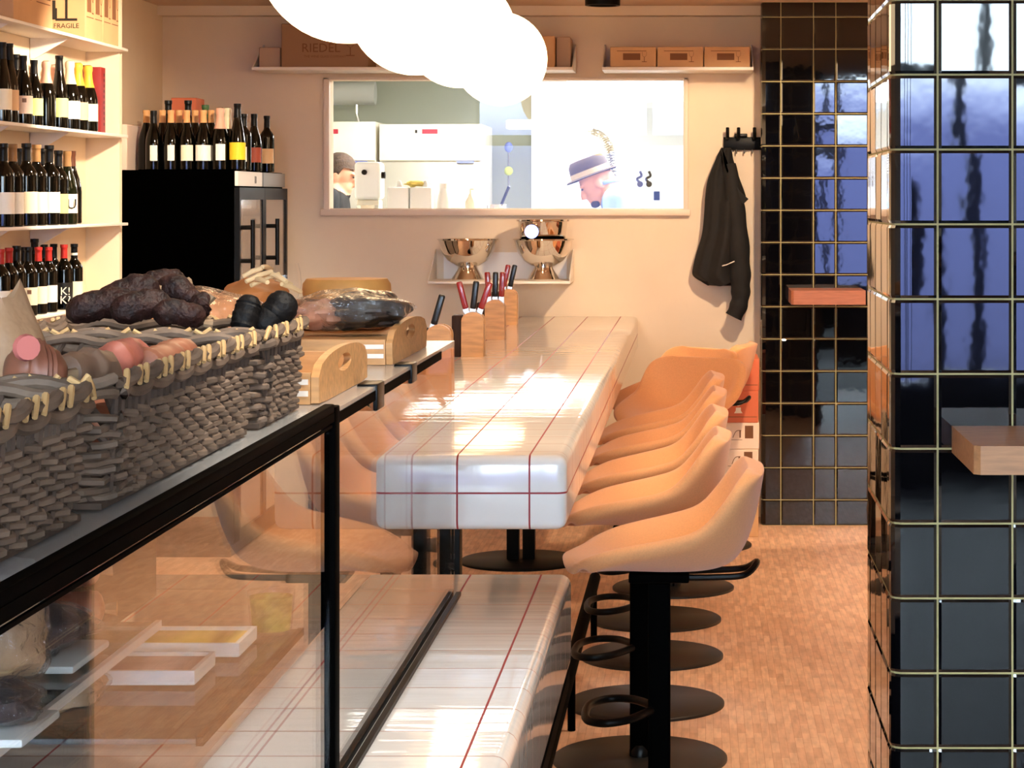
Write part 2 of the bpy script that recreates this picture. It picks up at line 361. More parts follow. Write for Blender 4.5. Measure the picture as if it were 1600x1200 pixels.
# ------------------------------------------------------------------ white tiled slabs
def slab_mat(name, x0, px, y0, py, zmid, wx=.0042, wy=.0036):
    m = bpy.data.materials.new(name); m.use_nodes = True; n = m.node_tree; b = n.nodes['Principled BSDF']
    t = n.nodes.new('ShaderNodeTexCoord'); s = n.nodes.new('ShaderNodeSeparateXYZ'); n.links.new(t.outputs['Object'], s.inputs[0])
    def mth(op, a, v):
        q = n.nodes.new('ShaderNodeMath'); q.operation = op
        n.links.new(a, q.inputs[0]) if not isinstance(a, (int, float)) else None
        if isinstance(v, (int, float)): q.inputs[1].default_value = v
        else: n.links.new(v, q.inputs[1])
        return q.outputs[0]
    def line(axis, off, p, w): return mth('LESS_THAN', mth('PINGPONG', mth('SUBTRACT', s.outputs[axis], off), p/2), w/2)
    lx = line('X', x0, px, wx); lz = line('Z', zmid, 4, wx); ly = line('Y', y0, py, wy)
    red = mth('MAXIMUM', lx, lz); anyl = mth('MAXIMUM', red, ly)
    mixa = n.nodes.new('ShaderNodeMixRGB'); mixa.inputs[1].default_value = lin((240, 238, 236)) + (1,); mixa.inputs[2].default_value = lin((160, 112, 96)) + (1,)
    n.links.new(ly, mixa.inputs[0])
    mixb = n.nodes.new('ShaderNodeMixRGB'); mixb.inputs[2].default_value = lin((150, 34, 44)) + (1,)
    n.links.new(red, mixb.inputs[0]); n.links.new(mixa.outputs[0], mixb.inputs[1]); n.links.new(mixb.outputs[0], b.inputs['Base Color'])
    ro = mth('ADD', mth('MULTIPLY', anyl, .5), .07); n.links.new(ro, b.inputs['Roughness'])
    nzz = n.nodes.new('ShaderNodeTexNoise'); nzz.inputs['Scale'].default_value = 1; mpz = n.nodes.new('ShaderNodeMapping'); mpz.inputs['Scale'].default_value = (2.2, 15, 6); n.links.new(t.outputs['Object'], mpz.inputs[0]); n.links.new(mpz.outputs[0], nzz.inputs[0])
    h = mth('SUBTRACT', mth('MULTIPLY', nzz.outputs[0], 1.0), mth('MULTIPLY', anyl, .35))
    bp = n.nodes.new('ShaderNodeBump'); bp.inputs['Strength'].default_value = .22; bp.inputs['Distance'].default_value = .006
    n.links.new(h, bp.inputs['Height']); n.links.new(bp.outputs[0], b.inputs['Normal'])
    return m
TZ, TX, TF, TB = 1.0124, -.301, 5.14, YW-.004        # bar table: top, right edge, front, back
tb = thing('bar_table', 'long white tiled bar table with red grout lines running to the back wall', 'table', (-.64, 8.2, 0))
b = MB(); b.box((-.975+.64, TF-8.2, TZ-.172), (TX+.64, TB-8.2, TZ), 0, .024, 4)
b.build('tabletop', slab_mat('white_tile_table', -.386+.64, .166, TF-8.2+.083, .166, TZ-.086), tb)
for (dy, dx) in ((5.95, -.05), (9.9, -.14)):
    c = MB(); c.box((dx-.062, dy-8.2-.03, .014), (dx-.008, dy-8.2+.03, TZ-.172), 0, .003); c.box((dx+.008, dy-8.2-.03, .014), (dx+.062, dy-8.2+.03, TZ-.172), 0, .003); c.build('column', blackm, tb)
    c = MB(); c.lathe([(0, 0), (.27, 0), (.27, .008), (.262, .014), (0, .014)], 40, (dx, dy-8.2, 0)); c.build('base_plate', blackm, tb)
c = MB(); c.tube([(.26, -3.0, .20), (.26, .1, .20)], .021, 10)
for y in (-2.9, -1.45, 0): c.tube([(.26, y, .2), (.26, y, .0)], .012, 8)
c.build('foot_rail', blackflat, tb)

ct = thing('tiled_counter', 'low white tiled counter with red grout lines carrying the glass display case', 'counter', (-.8, 3, 0))
b = MB(); b.box((-1.28+.8, 1.0-3, .54), (-.287+.8, 5.10-3, .7505), 0, .024, 4)
b.build('tiled_slab', slab_mat('white_tile_counter', -.354+.8, .160, 5.02-3, .160, 4.0), ct)
b = MB(); b.box((-.325+.8, 1.0-3, .505), (-.289+.8, 5.06-3, .539)); b.build('edge_bar', blackflat, ct)
b = MB(); b.box((-1.24+.8, 1.1-3, .0), (-.40+.8, 5.0-3, .539)); b.build('plinth', blackm, ct)

# ------------------------------------------------------------------ glass display case
DX, DB, D0, DP, D1 = -.521, -1.16, 1.25, 3.19, 4.80
Z0, Z1, ZT = .752, 1.288, 1.298
cs = thing('display_case', 'glass display case with black frame standing on the white tiled counter', 'display case', (-.84, 3, Z0))
def cpart(name, boxes, m, bev=0, parent=None):
    b = MB()
    for lo, hi in boxes: b.box((lo[0]+.84, lo[1]-3, lo[2]-Z0), (hi[0]+.84, hi[1]-3, hi[2]-Z0), 0, bev)
    return b.build(name, m, parent or cs)
frost = clear_mat('frosted_glass_top', haze=.4, rough=.2)
cpart('top_panel', [((DB, D0, Z1), (DX, D1, ZT))], frost)
cpart('front_pane', [((DX-.006, D0, Z0+.014), (DX, DP-.019, Z1))], clear)
cpart('front_pane', [((DX-.006, DP+.023, Z0+.014), (DX, D1, Z1))], clear)
cpart('end_pane', [((DB, D1-.006, Z0+.014), (DX-.007, D1, Z1))], clear)
cpart('post', [((DX-.013, DP-.018, Z0), (DX+.008, DP+.022, ZT+.008))], blackflat, .002)
cpart('top_rail', [((DX-.008, D0, Z1+.0105), (DX+.007, DP-.019, 1.311))], blackflat, .002)
cpart('top_rail', [((DX-.012, DP+.023, Z1-.012), (DX+.001, D1-.25, Z1+.004))], blackflat)
cpart('shadow_gap_strip', [((DX+.0005, D0, 1.286), (DX+.007, DP-.019, 1.2985)), ((DX+.0005, D0, 1.277), (DX+.004, DP-.019, 1.281))], blackflat)
cpart('bottom_rail', [((DX-.018, D0, Z0), (DX-.002, D1, Z0+.014)), ((DX+.004, D0, Z0), (DX+.014, D1, Z0+.008))], blackm)
cpart('clamp', [((DX-.03, 3.62, Z1-.03), (DX+.004, 3.70, ZT+.004))], blackgloss, .003)
cpart('clamp', [((DX-.03, 4.06, Z1-.022), (DX+.004, 4.13, ZT+.004))], blackgloss, .003)
cpart('back_panel', [((DB-.012, D0, Z0), (DB, D1, Z1))], blackgloss)
sh = cpart('shelf', [((-1.12, 1.35, 1.138), (-.585, 2.42, 1.144))], clear_mat('smoked_shelf', (.55, .6, .58)))
cpart('shelf_edge', [((-.585, 1.35, 1.137), (-.579, 2.42, 1.146))], whitem, 0, sh)
sh = cpart('shelf', [((-1.12, 2.5, .992), (-.56, 3.14, .998))], clear_mat('smoked_shelf'))
cpart('shelf_edge', [((-.56, 2.5, .990), (-.552, 3.14, 1.0))], woodd, 0, sh)
def FACE_Y(p): return Matrix.Translation(p) @ Matrix.Rotation(PI/2, 4, 'X')                                   # writing that faces the camera side
def FACE_X(p): return Matrix.Translation(p) @ Matrix.Rotation(PI/2, 4, 'Z') @ Matrix.Rotation(PI/2, 4, 'X')   # writing that faces the room from the left wall

# ================================================================== BAR STOOLS
fabric = pm('peach_felt', (226, 162, 108), .9, noise=(220, .06), sheen=.25, bump=(400, .12, .001))
tab = [(.238,.688,.110,.000,-.045), (.205,.698,.175,.006,-.030), (.11,.698,.218,.042,0), (-.01,.692,.238,.078,0), (-.11,.694,.243,.104,.010), (-.172,.712,.243,.138,.022),
       (-.205,.765,.238,.124,.025), (-.226,.838,.222,.078,.024), (-.238,.903,.188,.030,.014), (-.243,.938,.140,-.004,.008)]
def seat_fn(u, v):
    f, z, w, r, g = lerp_table(tab, v); q = 2*u-1; a = abs(q)
    return (f+g*a**2.2, q*w*(1-.05*(1-a)), z+r*a**2.2)
b = MB(); b.grid(seat_fn, 13, 22)
seat_me = modmesh(b.mesh('seat', fabric), [('SOLIDIFY', dict(thickness=.042, offset=0)), ('SUBSURF', dict(levels=2))])
for p in seat_me.polygons: p.use_smooth = True
def make_stool():
    t = thing('bar_stool', 'x', 'stool', group='peach felt bar stools along the bar table')
    place('seat', seat_me, t)
    c = MB(); c.box((-.075, -.075, .650), (.075, .075, .672), 0, .004); c.build('seat_plate', blackflat, t)
    c = MB(); c.tube(smooth_path([(-.06,-.05,.660),(-.15,-.055,.662),(-.215,-.05,.668),(-.245,0,.692),(-.215,.05,.668),(-.15,.055,.662),(-.06,.05,.660)], 40), .0085, 8); c.build('grab_loop', blackgloss, t)
    c = MB(); c.box((-.028, -.02, .012), (.028, .02, .642), 0, .004); c.build('post', blackflat, t)
    c = MB(); c.lathe([(.031,.012),(.031,.03),(.022,.045)], 20); c.build('post_collar', blackgloss, t)
    c = MB(); c.lathe([(0,0),(.25,0),(.25,.008),(.243,.013),(0,.013)], 56); c.build('base_plate', pm('matte_black_steel', (17,16,15), .45), t)
    c = MB(); c.tube(smooth_path([(.02,-.03,.325),(.07,-.11,.322),(.13,-.135,.318),(.175,-.09,.315),(.185,0,.315),(.175,.09,.315),(.13,.135,.318),(.07,.11,.322),(.02,.03,.325)], 48), .0105, 10)
    c.build('foot_rest', blackm, t); return t
spots = [(-.096, 5.62, PI, 'peach felt bar stool nearest the camera, in front of the table end'),
         (-.165, 6.40, PI-.03, 'peach felt bar stool, second from the front beside the white bar table'),
         (-.165, 7.10, PI+.02, 'peach felt bar stool, third from the front beside the white bar table'),
         (-.160, 7.84, PI-.02, 'peach felt bar stool, fourth from the front, tucked under the bar table'),
         (-.160, 8.52, PI+.03, 'peach felt bar stool, fifth from the front, just before the one turned around'),
         (-.10, 9.22, -PI/2-.52, 'peach felt bar stool turned to face the camera, its whole inner backrest showing'),
         (-.13, 9.85, -PI/2-.80, 'peach felt bar stool turned to the camera, half hidden by the table edge'),
         (.0, 10.36, PI-.25, 'peach felt bar stool farthest back, beside the stacked boxes')]
st0 = make_stool()
for i, (x, y, a, lab) in enumerate(spots):
    if i == 0: st0.location = (x, y, 0); st0.rotation_euler = (0, 0, a); st0['label'] = lab
    else: dup(st0, (x, y, 0), a, lab)

# ================================================================== PENDANT GLOBES
globem = pm('lit_opal_glass', (255, 236, 205), .4, emit=((255, 220, 172), 6.5))
gl = [(542, -72, 5.0, 'largest glowing opal globe lamp, leftmost of the row near the top'), (648, 14, 6.75, 'glowing opal globe lamp second from the left in the row'),
      (718, 50, 8.0, 'glowing opal globe lamp third from the left in the row'), (782, 92, 9.55, 'smallest and rightmost glowing opal globe lamp, nearest the back wall')]
for i, (px, py, d, lab) in enumerate(gl):
    p = W(px, py, d); t = thing('globe_lamp', lab, 'lamp', p, 0, 'row of opal globe pendant lamps')
    b = MB(); b.ball((0,0,0), .2, 40, 24); b.build('globe', globem, t)
    top = 2.57 if d > 4.2 else 3.3
    b = MB(); b.tube([(0,0,.195),(0,0,top-p.z)], .004, 8); b.build('cord', blackm, t)
    b = MB(); b.lathe([(0,.235),(.03,.235),(.04,.2),(.05,.192)], 24); b.build('cap', greym, t)
b = MB(); b.lathe([(0,-.002),(.085,-.002),(.085,-.03),(.07,-.03),(.06,-.004)], 28)
tag(b.build('ceiling_spotlight', blackm, loc=(-.46, 10.85, 2.57)), 'black round spotlight in the ceiling near the back wall', 'spotlight')

# ================================================================== BOTTLES
glassd = pm('dark_bottle_glass', (3, 3, 2), .06, spec=.35)
glassg = pm('green_bottle_glass', (14, 20, 8), .06, spec=.35)
PROF = {'bordeaux': [(0,0),(.032,0),(.0355,.004),(.0355,.163),(.034,.176),(.026,.190),(.0165,.202),(.0135,.213),(.0125,.255),(.0148,.257),(.0148,.27),(0,.27)],
        'burgundy': [(0,0),(.034,0),(.037,.004),(.037,.118),(.0355,.138),(.029,.166),(.0205,.190),(.015,.212),(.0128,.253),(.0148,.256),(.0148,.27),(0,.27)],
        'champagne': [(0,0),(.036,0),(.0395,.004),(.0395,.115),(.038,.135),(.031,.163),(.023,.187),(.0168,.212),(.0158,.24),(.018,.246),(.018,.262),(.012,.27),(0,.27)],
        'riesling': [(0,0),(.030,0),(.033,.004),(.033,.100),(.031,.124),(.025,.160),(.0185,.192),(.0140,.222),(.0125,.256),(.0142,.258),(.0142,.27),(0,.27)]}
CAPS = {'black': (7,7,8), 'red': (176,44,38), 'tan': (214,160,104), 'gold': (150,112,70), 'cream': (236,222,186), 'rose': (222,170,146), 'yellow': (232,176,62), 'brown': (92,52,34), 'green': (70,104,64)}
LABS = {'cream': (248,236,206), 'white': (250,246,232), 'yellow': (240,206,40), 'rust': (170,78,58), 'tan': (236,196,150), 'lime': (226,226,140), 'pinkish': (234,206,190)}
def rad(kind, z):
    P = PROF[kind]
    for (a, za), (b, zb) in zip(P, P[1:]):
        if za <= z <= zb and zb > za: return a+(b-a)*(z-za)/(zb-za)
    return P[-2][0]
BM = {}
def bottle_part(key, fn):
    if key not in BM: BM[key] = fn()
    return BM[key]
def bottle(kind, h, x, y, z, cap, lab, label, group, face=.42, wide=72, mark=None, glass=None, ring=False):
    s = h/.27; t = thing('wine_bottle', label, 'bottle', (x, y, z), 0, group); t.scale = (min(s, 1.12),)*2+(s,)
    gm = glass or glassd
    def mk():
        b = MB(); b.lathe(PROF[kind], 28); return b.mesh('glass', gm, 30)
    place('glass', bottle_part(('g', kind, gm.name), mk), t)
    z0 = .178 if kind == 'champagne' else .213
    def mkc():
        b = MB(); zz = [z0, z0+.012, .24, .246, .2555, .2575, .2695] if kind != 'champagne' else [z0, .2, .22, .24, .247, .256, .263, .268]
        b.lathe([(rad(kind, q)+.0007, q) for q in zz]+[(0, .2706)], 24); return b.mesh('capsule', pm('foil_'+cap, CAPS[cap], .4 if cap != 'tan' else .55, spec=.25), 40)
    place('capsule', bottle_part(('c', kind, cap), mkc), t)
    if ring:
        b = MB(); b.lathe([(.0142,.222),(.0142,.232)], 24); b.build('neck_ring', paperw, t)
    if lab:
        zl, zh = (.042, .112)
        def mkl():
            r = rad(kind, .06)+.0006; b = MB(); a = -PI/2+face+PI*.0
            w = math.radians(wide); b.lathe([(r, zl), (r, zh)], 22, a0=a-w, a1=a+w)
            if mark == 'print':
                for q in range(5): b.lathe([(r+.0003, .056+q*.009), (r+.0003, .060+q*.009)], 10, a0=a-w*.7, a1=a-w*.05, mat=1)
            elif mark == 'emblem':
                b.lathe([(r+.0003, .086), (r+.0003, .102)], 6, a0=a-.22, a1=a+.22, mat=1)
            elif mark: 
                big = 0.05 if len(mark) < 2 else .046
                R = Matrix.Rotation(face, 4, 'Z') @ Matrix.Translation((0, -r-.001, .0)) @ Matrix.Rotation(PI/2, 4, 'X')
                lines = mark.split('|')
                for k, ln in enumerate(lines): b.text(ln, big if len(lines) > 1 else .052, R @ Matrix.Translation((0 if len(lines) > 1 else .011, .062-.036*k if len(lines) > 1 else .058, 0)), 1)
            return b.mesh('label', [pm('label_'+lab, LABS[lab], .6) if lab in LABS else pm('label_black', (12,12,12), .5), pm('label_print', (120,86,70), .6) if mark in ('print','emblem') else (paperw if lab == 'black' else ink)], 30)
        place('label', bottle_part(('l', kind, lab, round(face, 2), wide, mark), mkl), t)
    return t
NECK = {'cream': 'cream foil neck', 'rose': 'rose foil neck', 'yellow': 'yellow foil neck'}
def row(zshelf, items, group, where):
    n = len(items); cnt = {}
    for k, (px, top, kind, cap, lab, back, kw) in enumerate(items):
        X = -2.492 if back else -2.412; d = -X*F/(CX-px); h = EYE+(CY-top)*d/F-zshelf
        txt = {'black': 'black capped', 'red': 'red capped', 'gold': 'bronze capped', 'brown': 'brown capped', 'tan': 'tan capped'}.get(cap, cap+' foiled')
        kindw = 'sparkling wine bottle' if kind == 'champagne' else 'wine bottle'
        lw = {'cream': 'with cream label', 'white': 'with white label', 'yellow': 'with yellow label', 'tan': 'with tan label', 'lime': 'with lime green label', 'pinkish': 'with pinkish picture label', 'black': 'with big white letters'}.get(lab, 'without visible label')
        label = f"{txt} {kindw} {lw}, {ORD[n-1-k]} from right, {where}".replace('first from right', 'rightmost')
        bottle(kind, h, X, d, zshelf, cap, lab, label, group, **kw)
S1, S2, S3, S0 = 1.868, 1.505, 1.182, 2.226
A = {}
row(S1, [(3,66,'riesling','black','cream',0,A),(14,68,'riesling','black','tan',0,A),(25,85,'bordeaux','black',None,1,A),(36,87,'burgundy','black','pinkish',0,dict(mark='emblem')),
         (53,94,'burgundy','black','lime',0,A),(72,95,'champagne','rose',None,0,A),(85,101,'champagne','rose',None,1,A),(92.5,87,'riesling','black','lime',0,A),
         (109,95,'champagne','cream','white',0,A),(122,98,'champagne','yellow','tan',0,A),(130,102,'champagne','brown',None,1,A),(137.5,102,'champagne','yellow','cream',0,A)], 'wine bottles on the upper bottle shelf', 'upper bottle shelf')
row(S2, [(5,224,'bordeaux','black','white',0,A),(20,225,'bordeaux','gold','white',0,A),(33,232,'bordeaux','black',None,1,A),(41,224,'bordeaux','black','cream',0,A),(57,226,'bordeaux','gold','cream',0,A),
         (66,232,'bordeaux','black',None,1,A),(77,227,'bordeaux','black','white',0,A),(91,235,'bordeaux','black','lime',0,dict(mark='print')),(105,236,'burgundy','gold','white',0,dict(mark='U', glass=glassg)),(112,236,'burgundy','brown',None,1,A)], 'wine bottles on the middle bottle shelf', 'middle bottle shelf')
row(S3, [(1,389,'bordeaux','red','white',0,A),(14,387,'bordeaux','red','tan',0,A),(26,384,'bordeaux','black','cream',0,A),(38,386,'bordeaux','black','pinkish',1,A),(44,386,'bordeaux','black','cream',0,dict(mark='emblem')),
         (54,373,'bordeaux','black',None,1,A),(60,386,'bordeaux','red','cream',0,A),(69,382,'bordeaux','black',None,1,A),(76,386,'bordeaux','red','white',0,A),(84,381,'bordeaux','black',None,1,A),
         (100,382,'bordeaux','red','black',0,dict(mark='K!|K?')),(116,381,'bordeaux','black','cream',0,dict(ring=True))], 'wine bottles on the lower bottle shelf', 'lower bottle shelf')
# shelves on the left wall
for z, w in ((S0, 'topmost left wall shelf, carrying brown cartons'), (S1, 'white left wall shelf with foil topped sparkling wine bottles'), (S2, 'white left wall shelf in the middle of three bottle shelves'), (S3, 'white left wall shelf lowest of the three bottle shelves')):
    t = thing('wall_shelf', w, 'shelf', (-2.54, 8.4, z), 0, 'white shelves on the left wall')
    b = MB(); b.box((.001, -.95, -.012), (.176, .90, 0), 0, .002); b.build('board', whitem, t)
    for y in (-.62, .12):
        b = MB(); b.prism([(.002, -.013), (.002, -.09), (.02, -.09), (.15, -.013)], y-.004, y+.004, 'xz'); b.build('bracket', whitem, t)
# red gift box between bottles and pier
b = MB(); b.box((-.045,-.035,0), (.045,.035,.264), 0, .002)
for q in range(10): b.box((.0445, .008, .03+q*.022), (.0456, .02, .042+q*.022), 1)
tag(b.build('gift_box', [pm('red_card', (136, 32, 30), .5), pm('dark_red_print', (70,12,14), .5)], loc=(-2.436, 9.01, S1)), 'tall dark red gift box at the right end of the upper bottle shelf', 'box')

# ---- cartons
def carton(name, lo, hi, label, group=None, writing=None, m=None, cat='carton', lid=True):
    c = Vector(((lo[0]+hi[0])/2, (lo[1]+hi[1])/2, lo[2])); hx, hy, h = (hi[0]-lo[0])/2, (hi[1]-lo[1])/2, hi[2]-lo[2]
    b = MB(); b.box((-hx,-hy,0), (hx,hy,h), 0, .003, 1)
    if lid: b.box((-hx+.002, -.02, h-.0005), (hx-.002, .02, h+.0006), 1)
    if writing: writing(b, hx, hy, h)
    return tag(b.build(name, [m or card, pm('parcel_tape', (190,140,92), .4), ink, cardd, paperw], loc=c), label, cat, group)
def glass_icon(b, M, s, mat=2):
    for lo, hi in (((-.25,-.5),(.25,-.44)), ((-.03,-.44),(.03,.02))): b.box((lo[0]*s, lo[1]*s, -.0004), (hi[0]*s, hi[1]*s, .0006), mat, M=M)
    pts = [(-.22,.5),(-.2,.2),(-.12,.06),(0,.01),(.12,.06),(.2,.2),(.22,.5)]
    b.tube([(x*s, y*s, .0004) for x, y in smooth_path([(p[0],p[1],0) for p in pts], 18) for x, y in [(x, y)]] if False else [(p.x*s, p.y*s, .0004) for p in smooth_path([(p[0],p[1],0) for p in pts], 18)], .018*s, 4, mat, M=M)
def panels(b, hx, hy, h):                             # printed panels on the face toward the room
    for y in (-hy*.5, hy*.5):
        M = FACE_X((hx, y, 0)) @ Matrix.Diagonal((min(1, hy/.21), 1, 1, 1))
        b.box((-.07, h*.45, -.0004), (.03, h*.8, .0006), 3, M=M); b.box((-.08, h*.36, -.0004), (.09, h*.375, .0006), 3, M=M); glass_icon(b, M @ Matrix.Translation((.07, h*.62, 0)), .09, 3)
def fragile(b, hx, hy, h):
    panels(b, hx, hy, h)
    M = FACE_Y((0, -hy, 0)); glass_icon(b, M @ Matrix.Translation((.0, .155, 0)), .17)
    b.box((-.062, .075, -.0004), (-.036, .12, .0006), 2, M=M); b.box((-.056, .12, -.0004), (-.042, .15, .0006), 2, M=M)
    b.text('FRAGILE', .027, M @ Matrix.Translation((0, .042, 0)), 2)
G = 'brown cartons on the topmost left shelf'
carton('carton', (-2.533, 7.80, S0), (-2.382, 8.27, S0+.24), 'brown carton with printed panels, leftmost on the topmost left shelf', G, panels)
carton('carton', (-2.533, 8.72, S0), (-2.382, 8.965, S0+.24), 'brown carton with black wine glass symbol on its dark side', G, fragile)
carton('carton', (-2.533, 8.975, S0), (-2.382, 9.215, S0+.24), 'brown carton at the right end of the topmost left shelf', G, panels)
# back wall shelves and their cartons
SB = 2.252
for x0, x1, l in ((-2.19, -.612, 'long white wall shelf above the kitchen window, behind the globe lamps'), (-.47, .275, 'short white wall shelf above the coat rack carrying three cartons')):
    t = thing('wall_shelf', l, 'shelf', ((x0+x1)/2, YW, SB)); hw = (x1-x0)/2
    b = MB(); b.box((-hw, -.30, -.016), (hw, -.001, 0), 0, .002); b.build('board', whitem, t)
    b = MB()
    b.build('lip', whitem, t) if False else None
    for s in (-1, 1):
        b = MB(); b.prism([(-.001, 0), (-.001, .13), (-.29, 0)], s*hw-(.006 if s > 0 else 0), s*hw+(0 if s > 0 else .006), 'yz'); b.build('side_flange', whitem, t)
def riedel(b, hx, hy, h):
    M = FACE_Y((0, -hy, 0)); b.text('RIEDEL', .062, M @ Matrix.Translation((-.02, .075, 0)), 3); glass_icon(b, M @ Matrix.Translation((.125, .098, 0)), .085, 3)
    b.text('THE WINE GLASS COMPANY', .016, M @ Matrix.Translation((0, .048, 0)), 3)
carton('carton', (-2.05, 11.03, SB), (-1.62, 11.29, SB+.215), 'large brown carton with wine glass print left of the globe lamps', None, riedel, pm('cardboard_dark', (150, 114, 84), .8))
carton('carton', (-2.165, 11.06, SB), (-2.06, 11.27, SB+.10), 'small grey box at the left end of the long shelf', None, None, pm('grey_card', (178, 150, 128), .7), 'box')
carton('carton', (-.86, 11.05, SB), (-.705, 11.28, SB+.155), 'brown carton just right of the smallest globe lamp', None, None)
carton('carton', (-.70, 11.10, SB), (-.63, 11.28, SB+.155), 'narrow grey box at the right end of the long shelf', None, None, pm('grey_card', (150, 120, 100), .7), 'box')
def small_print(b, hx, hy, h):
    M = FACE_Y((0, -hy, 0)); b.box((-.05, .035, -.0004), (.035, .068, .0006), 3, M=M); b.box((-.08, .078, -.0004), (.065, .081, .0006), 3, M=M); glass_icon(b, M @ Matrix.Translation((.055, .05, 0)), .05, 3)
for k, (l, x0, x1) in enumerate((('leftmost of the three small brown cartons on the short shelf', -.430, -.204), ('middle one of the three small brown cartons on the short shelf', -.198, .027), ('rightmost of the three small brown cartons on the short shelf', .033, .258))):
    carton('carton', (x0, 11.02, SB), (x1, 11.28, SB+.100), l, 'three small cartons on the short shelf', small_print)
# box stack beside the far pillar
zb = [0, .146, .2925, .4165, .5425, .694]; hb = [.145, .1455, .123, .125, .151, .151]
terr = pm('terracotta_card', (214, 112, 74), .6); whitec = pm('white_card', (246, 222, 200), .6)
def emblem(b, hx, hy, h):
    M = FACE_Y((-.005, -hy, 0)); b.ball((0, .092, 0), (.012, .014, .0015), 12, 8, 4, M=M); b.prism([(-.020,.045),(.020,.045),(.012,.058),(.012,.072),(-.012,.072),(-.012,.058)], -.0004, .001, 'xy', 4, M=M)
    b.box((-hx+.002, .026, -.0004), (hx-.002, .029, .0008), 3, M=M)
def printed(b, hx, hy, h):
    M = FACE_Y((0, -hy, 0)); b.box((.022, .052, -.0004), (.062, .112, .0006), 3, M=M)
    b.tube([(p.x, p.y, .0004) for p in smooth_path([(-.035,.055,0),(-.02,.085,0),(.005,.09,0)], 10)], .002, 4, 3, M=M); b.box((-.004, .055, -.0004), (.003, .09, .0006), 3, M=M); b.box((-.055, .044, -.0004), (.01, .046, .0006), 3, M=M)
for k in range(6):
    m, wr, l = ((card, None, 'tan'), (card, None, 'tan'), (whitec, printed, 'white printed'), (whitec, printed, 'white printed'), (terr, emblem, 'terracotta'), (terr, emblem, 'terracotta'))[k]
    pos_ = ('at the bottom of the stack', 'second from the bottom of the stack', 'lower of the two white ones', 'upper of the two white ones', 'lower of the terracotta pair', 'topmost of the stack')[k]
    carton('carton', (.108+.004*(k % 2), 10.62, zb[k]), (.288+.004*(k % 2), 10.98, zb[k]+hb[k]), f'{l} box left of the far black pillar, {pos_}', 'boxes stacked beside the far pillar', wr, m, 'box', False)

# ---- wine fridge
fr = thing('wine_fridge', 'tall black double door wine fridge with glass doors, bottles standing on top', 'fridge', (-2.37, 10.585, 0))
b = MB(); b.box((-.325, -.585, .06), (.30, .585, 1.732), 0, .004); b.build('body', pm('fridge_black', (1,1,1), .7, spec=.0), fr)
b = MB(); b.box((-.30, -.56, 0), (.28, .56, .06)); b.build('plinth', blackm, fr)
for k, (y0, y1) in enumerate(((-.583, .0), (.004, .583))):
    dr = MB()
    for lo, hi in (((.301, y0, .08), (.325, y1, .12)), ((.301, y0, 1.60), (.325, y1, 1.655)), ((.301, y0, .12), (.325, y0+.03, 1.60)), ((.301, y1-.045, .12), (.325, y1, 1.60))): dr.box(lo, hi)
    d_ = dr.build('door', blackm, fr)
    b = MB(); b.box((.303, y0+.03, .12), (.318, y1-.045, 1.60)); b.build('door_glass', pm('fridge_glass', (150,140,130), .15, coat=.5), d_)
    h_ = MB(); hy = y0+.045
    h_.tube([(.375, hy, 1.29), (.375, hy, 1.51)], .010, 10)
    for z in (1.325, 1.475): h_.tube([(.32, hy, z), (.375, hy, z)], .010, 8)
    h_.build('handle', blackgloss, d_)
    p = MB(); p.box((.301, y0+.012, 1.662), (.316, y1-.02, 1.728))
    if k == 0: p.text('18', .05, FACE_X((.3165, y0+.40, 1.675)), 1)
    p.build('control_panel', [pm('panel_white', (236,230,220), .4) if k == 0 else greym, ink], fr)
n0 = 1.733
FR = [(240,10.085,173,'burgundy','black','white',26,'black capped wine bottle with narrow white label, leftmost front row on fridge'),
      (267,10.085,172,'burgundy','tan','white',24,'tan capped wine bottle with narrow white label, second from left, front row on fridge'),
      (292,10.085,172,'burgundy','tan','cream',44,'tan capped wine bottle with cream label, third from left, front row on fridge'),
      (318,10.085,172,'burgundy','tan','white',70,'tan capped wine bottle with wide white label, front row on fridge'),
      (344,10.085,168,'champagne','rose','white',30,'sparkling wine bottle with rose foil neck on the black fridge'),
      (371,10.085,162,'riesling','black','yellow',75,'slim bottle with yellow label on the black fridge'),
      (229,10.20,172,'burgundy','tan',None,0,'tan capped bottle behind the leftmost black capped one on the fridge'),
      (254,10.20,172,'burgundy','tan',None,0,'tan capped bottle second from left, back row on fridge'),
      (280,10.20,172,'burgundy','tan',None,0,'tan capped bottle third from left, back row on fridge'),
      (305,10.20,172,'burgundy','tan',None,0,'tan capped bottle fourth from left, back row on fridge'),
      (330,10.20,172,'burgundy','tan',None,0,'tan capped bottle right of the green capped one on the fridge'),
      (355,10.20,168,'champagne','cream',None,0,'sparkling wine bottle with cream foil neck on the black fridge'),
      (381,10.20,178,'bordeaux','black','white',20,'black capped bottle behind the slim yellow labelled bottle on the fridge'),
      (263,10.34,157,'bordeaux','black',None,0,'tall black capped bottle rising at the left of the fridge group'),
      (294,10.34,157,'bordeaux','black',None,0,'tall black capped bottle rising in the middle of the fridge group'),
      (321,10.34,164,'bordeaux','green',None,0,'green capped bottle rising behind the tan capped ones on the fridge'),
      (397,10.56,178,'burgundy','black','rust',60,'dark wine bottle with rust red label at the right on the fridge'),
      (417,10.86,181,'bordeaux','black','tan',60,'rightmost wine bottle on the fridge, with orange tan label')]
for px, d, top, kind, cap, lab, wide, l in FR:
    p = W(px, 0, d); bottle(kind, EYE+(CY-top)*d/F-n0, p.x, d, n0, cap, lab, l, 'wine bottles on the black fridge', face=.24, wide=wide or 40)
carton('carton', (-2.66, 10.05, n0), (-2.56, 10.30, n0+.205), 'pale pink white box at the left on the black fridge', None, None, pm('pink_white_card', (244,218,202), .6), 'box')
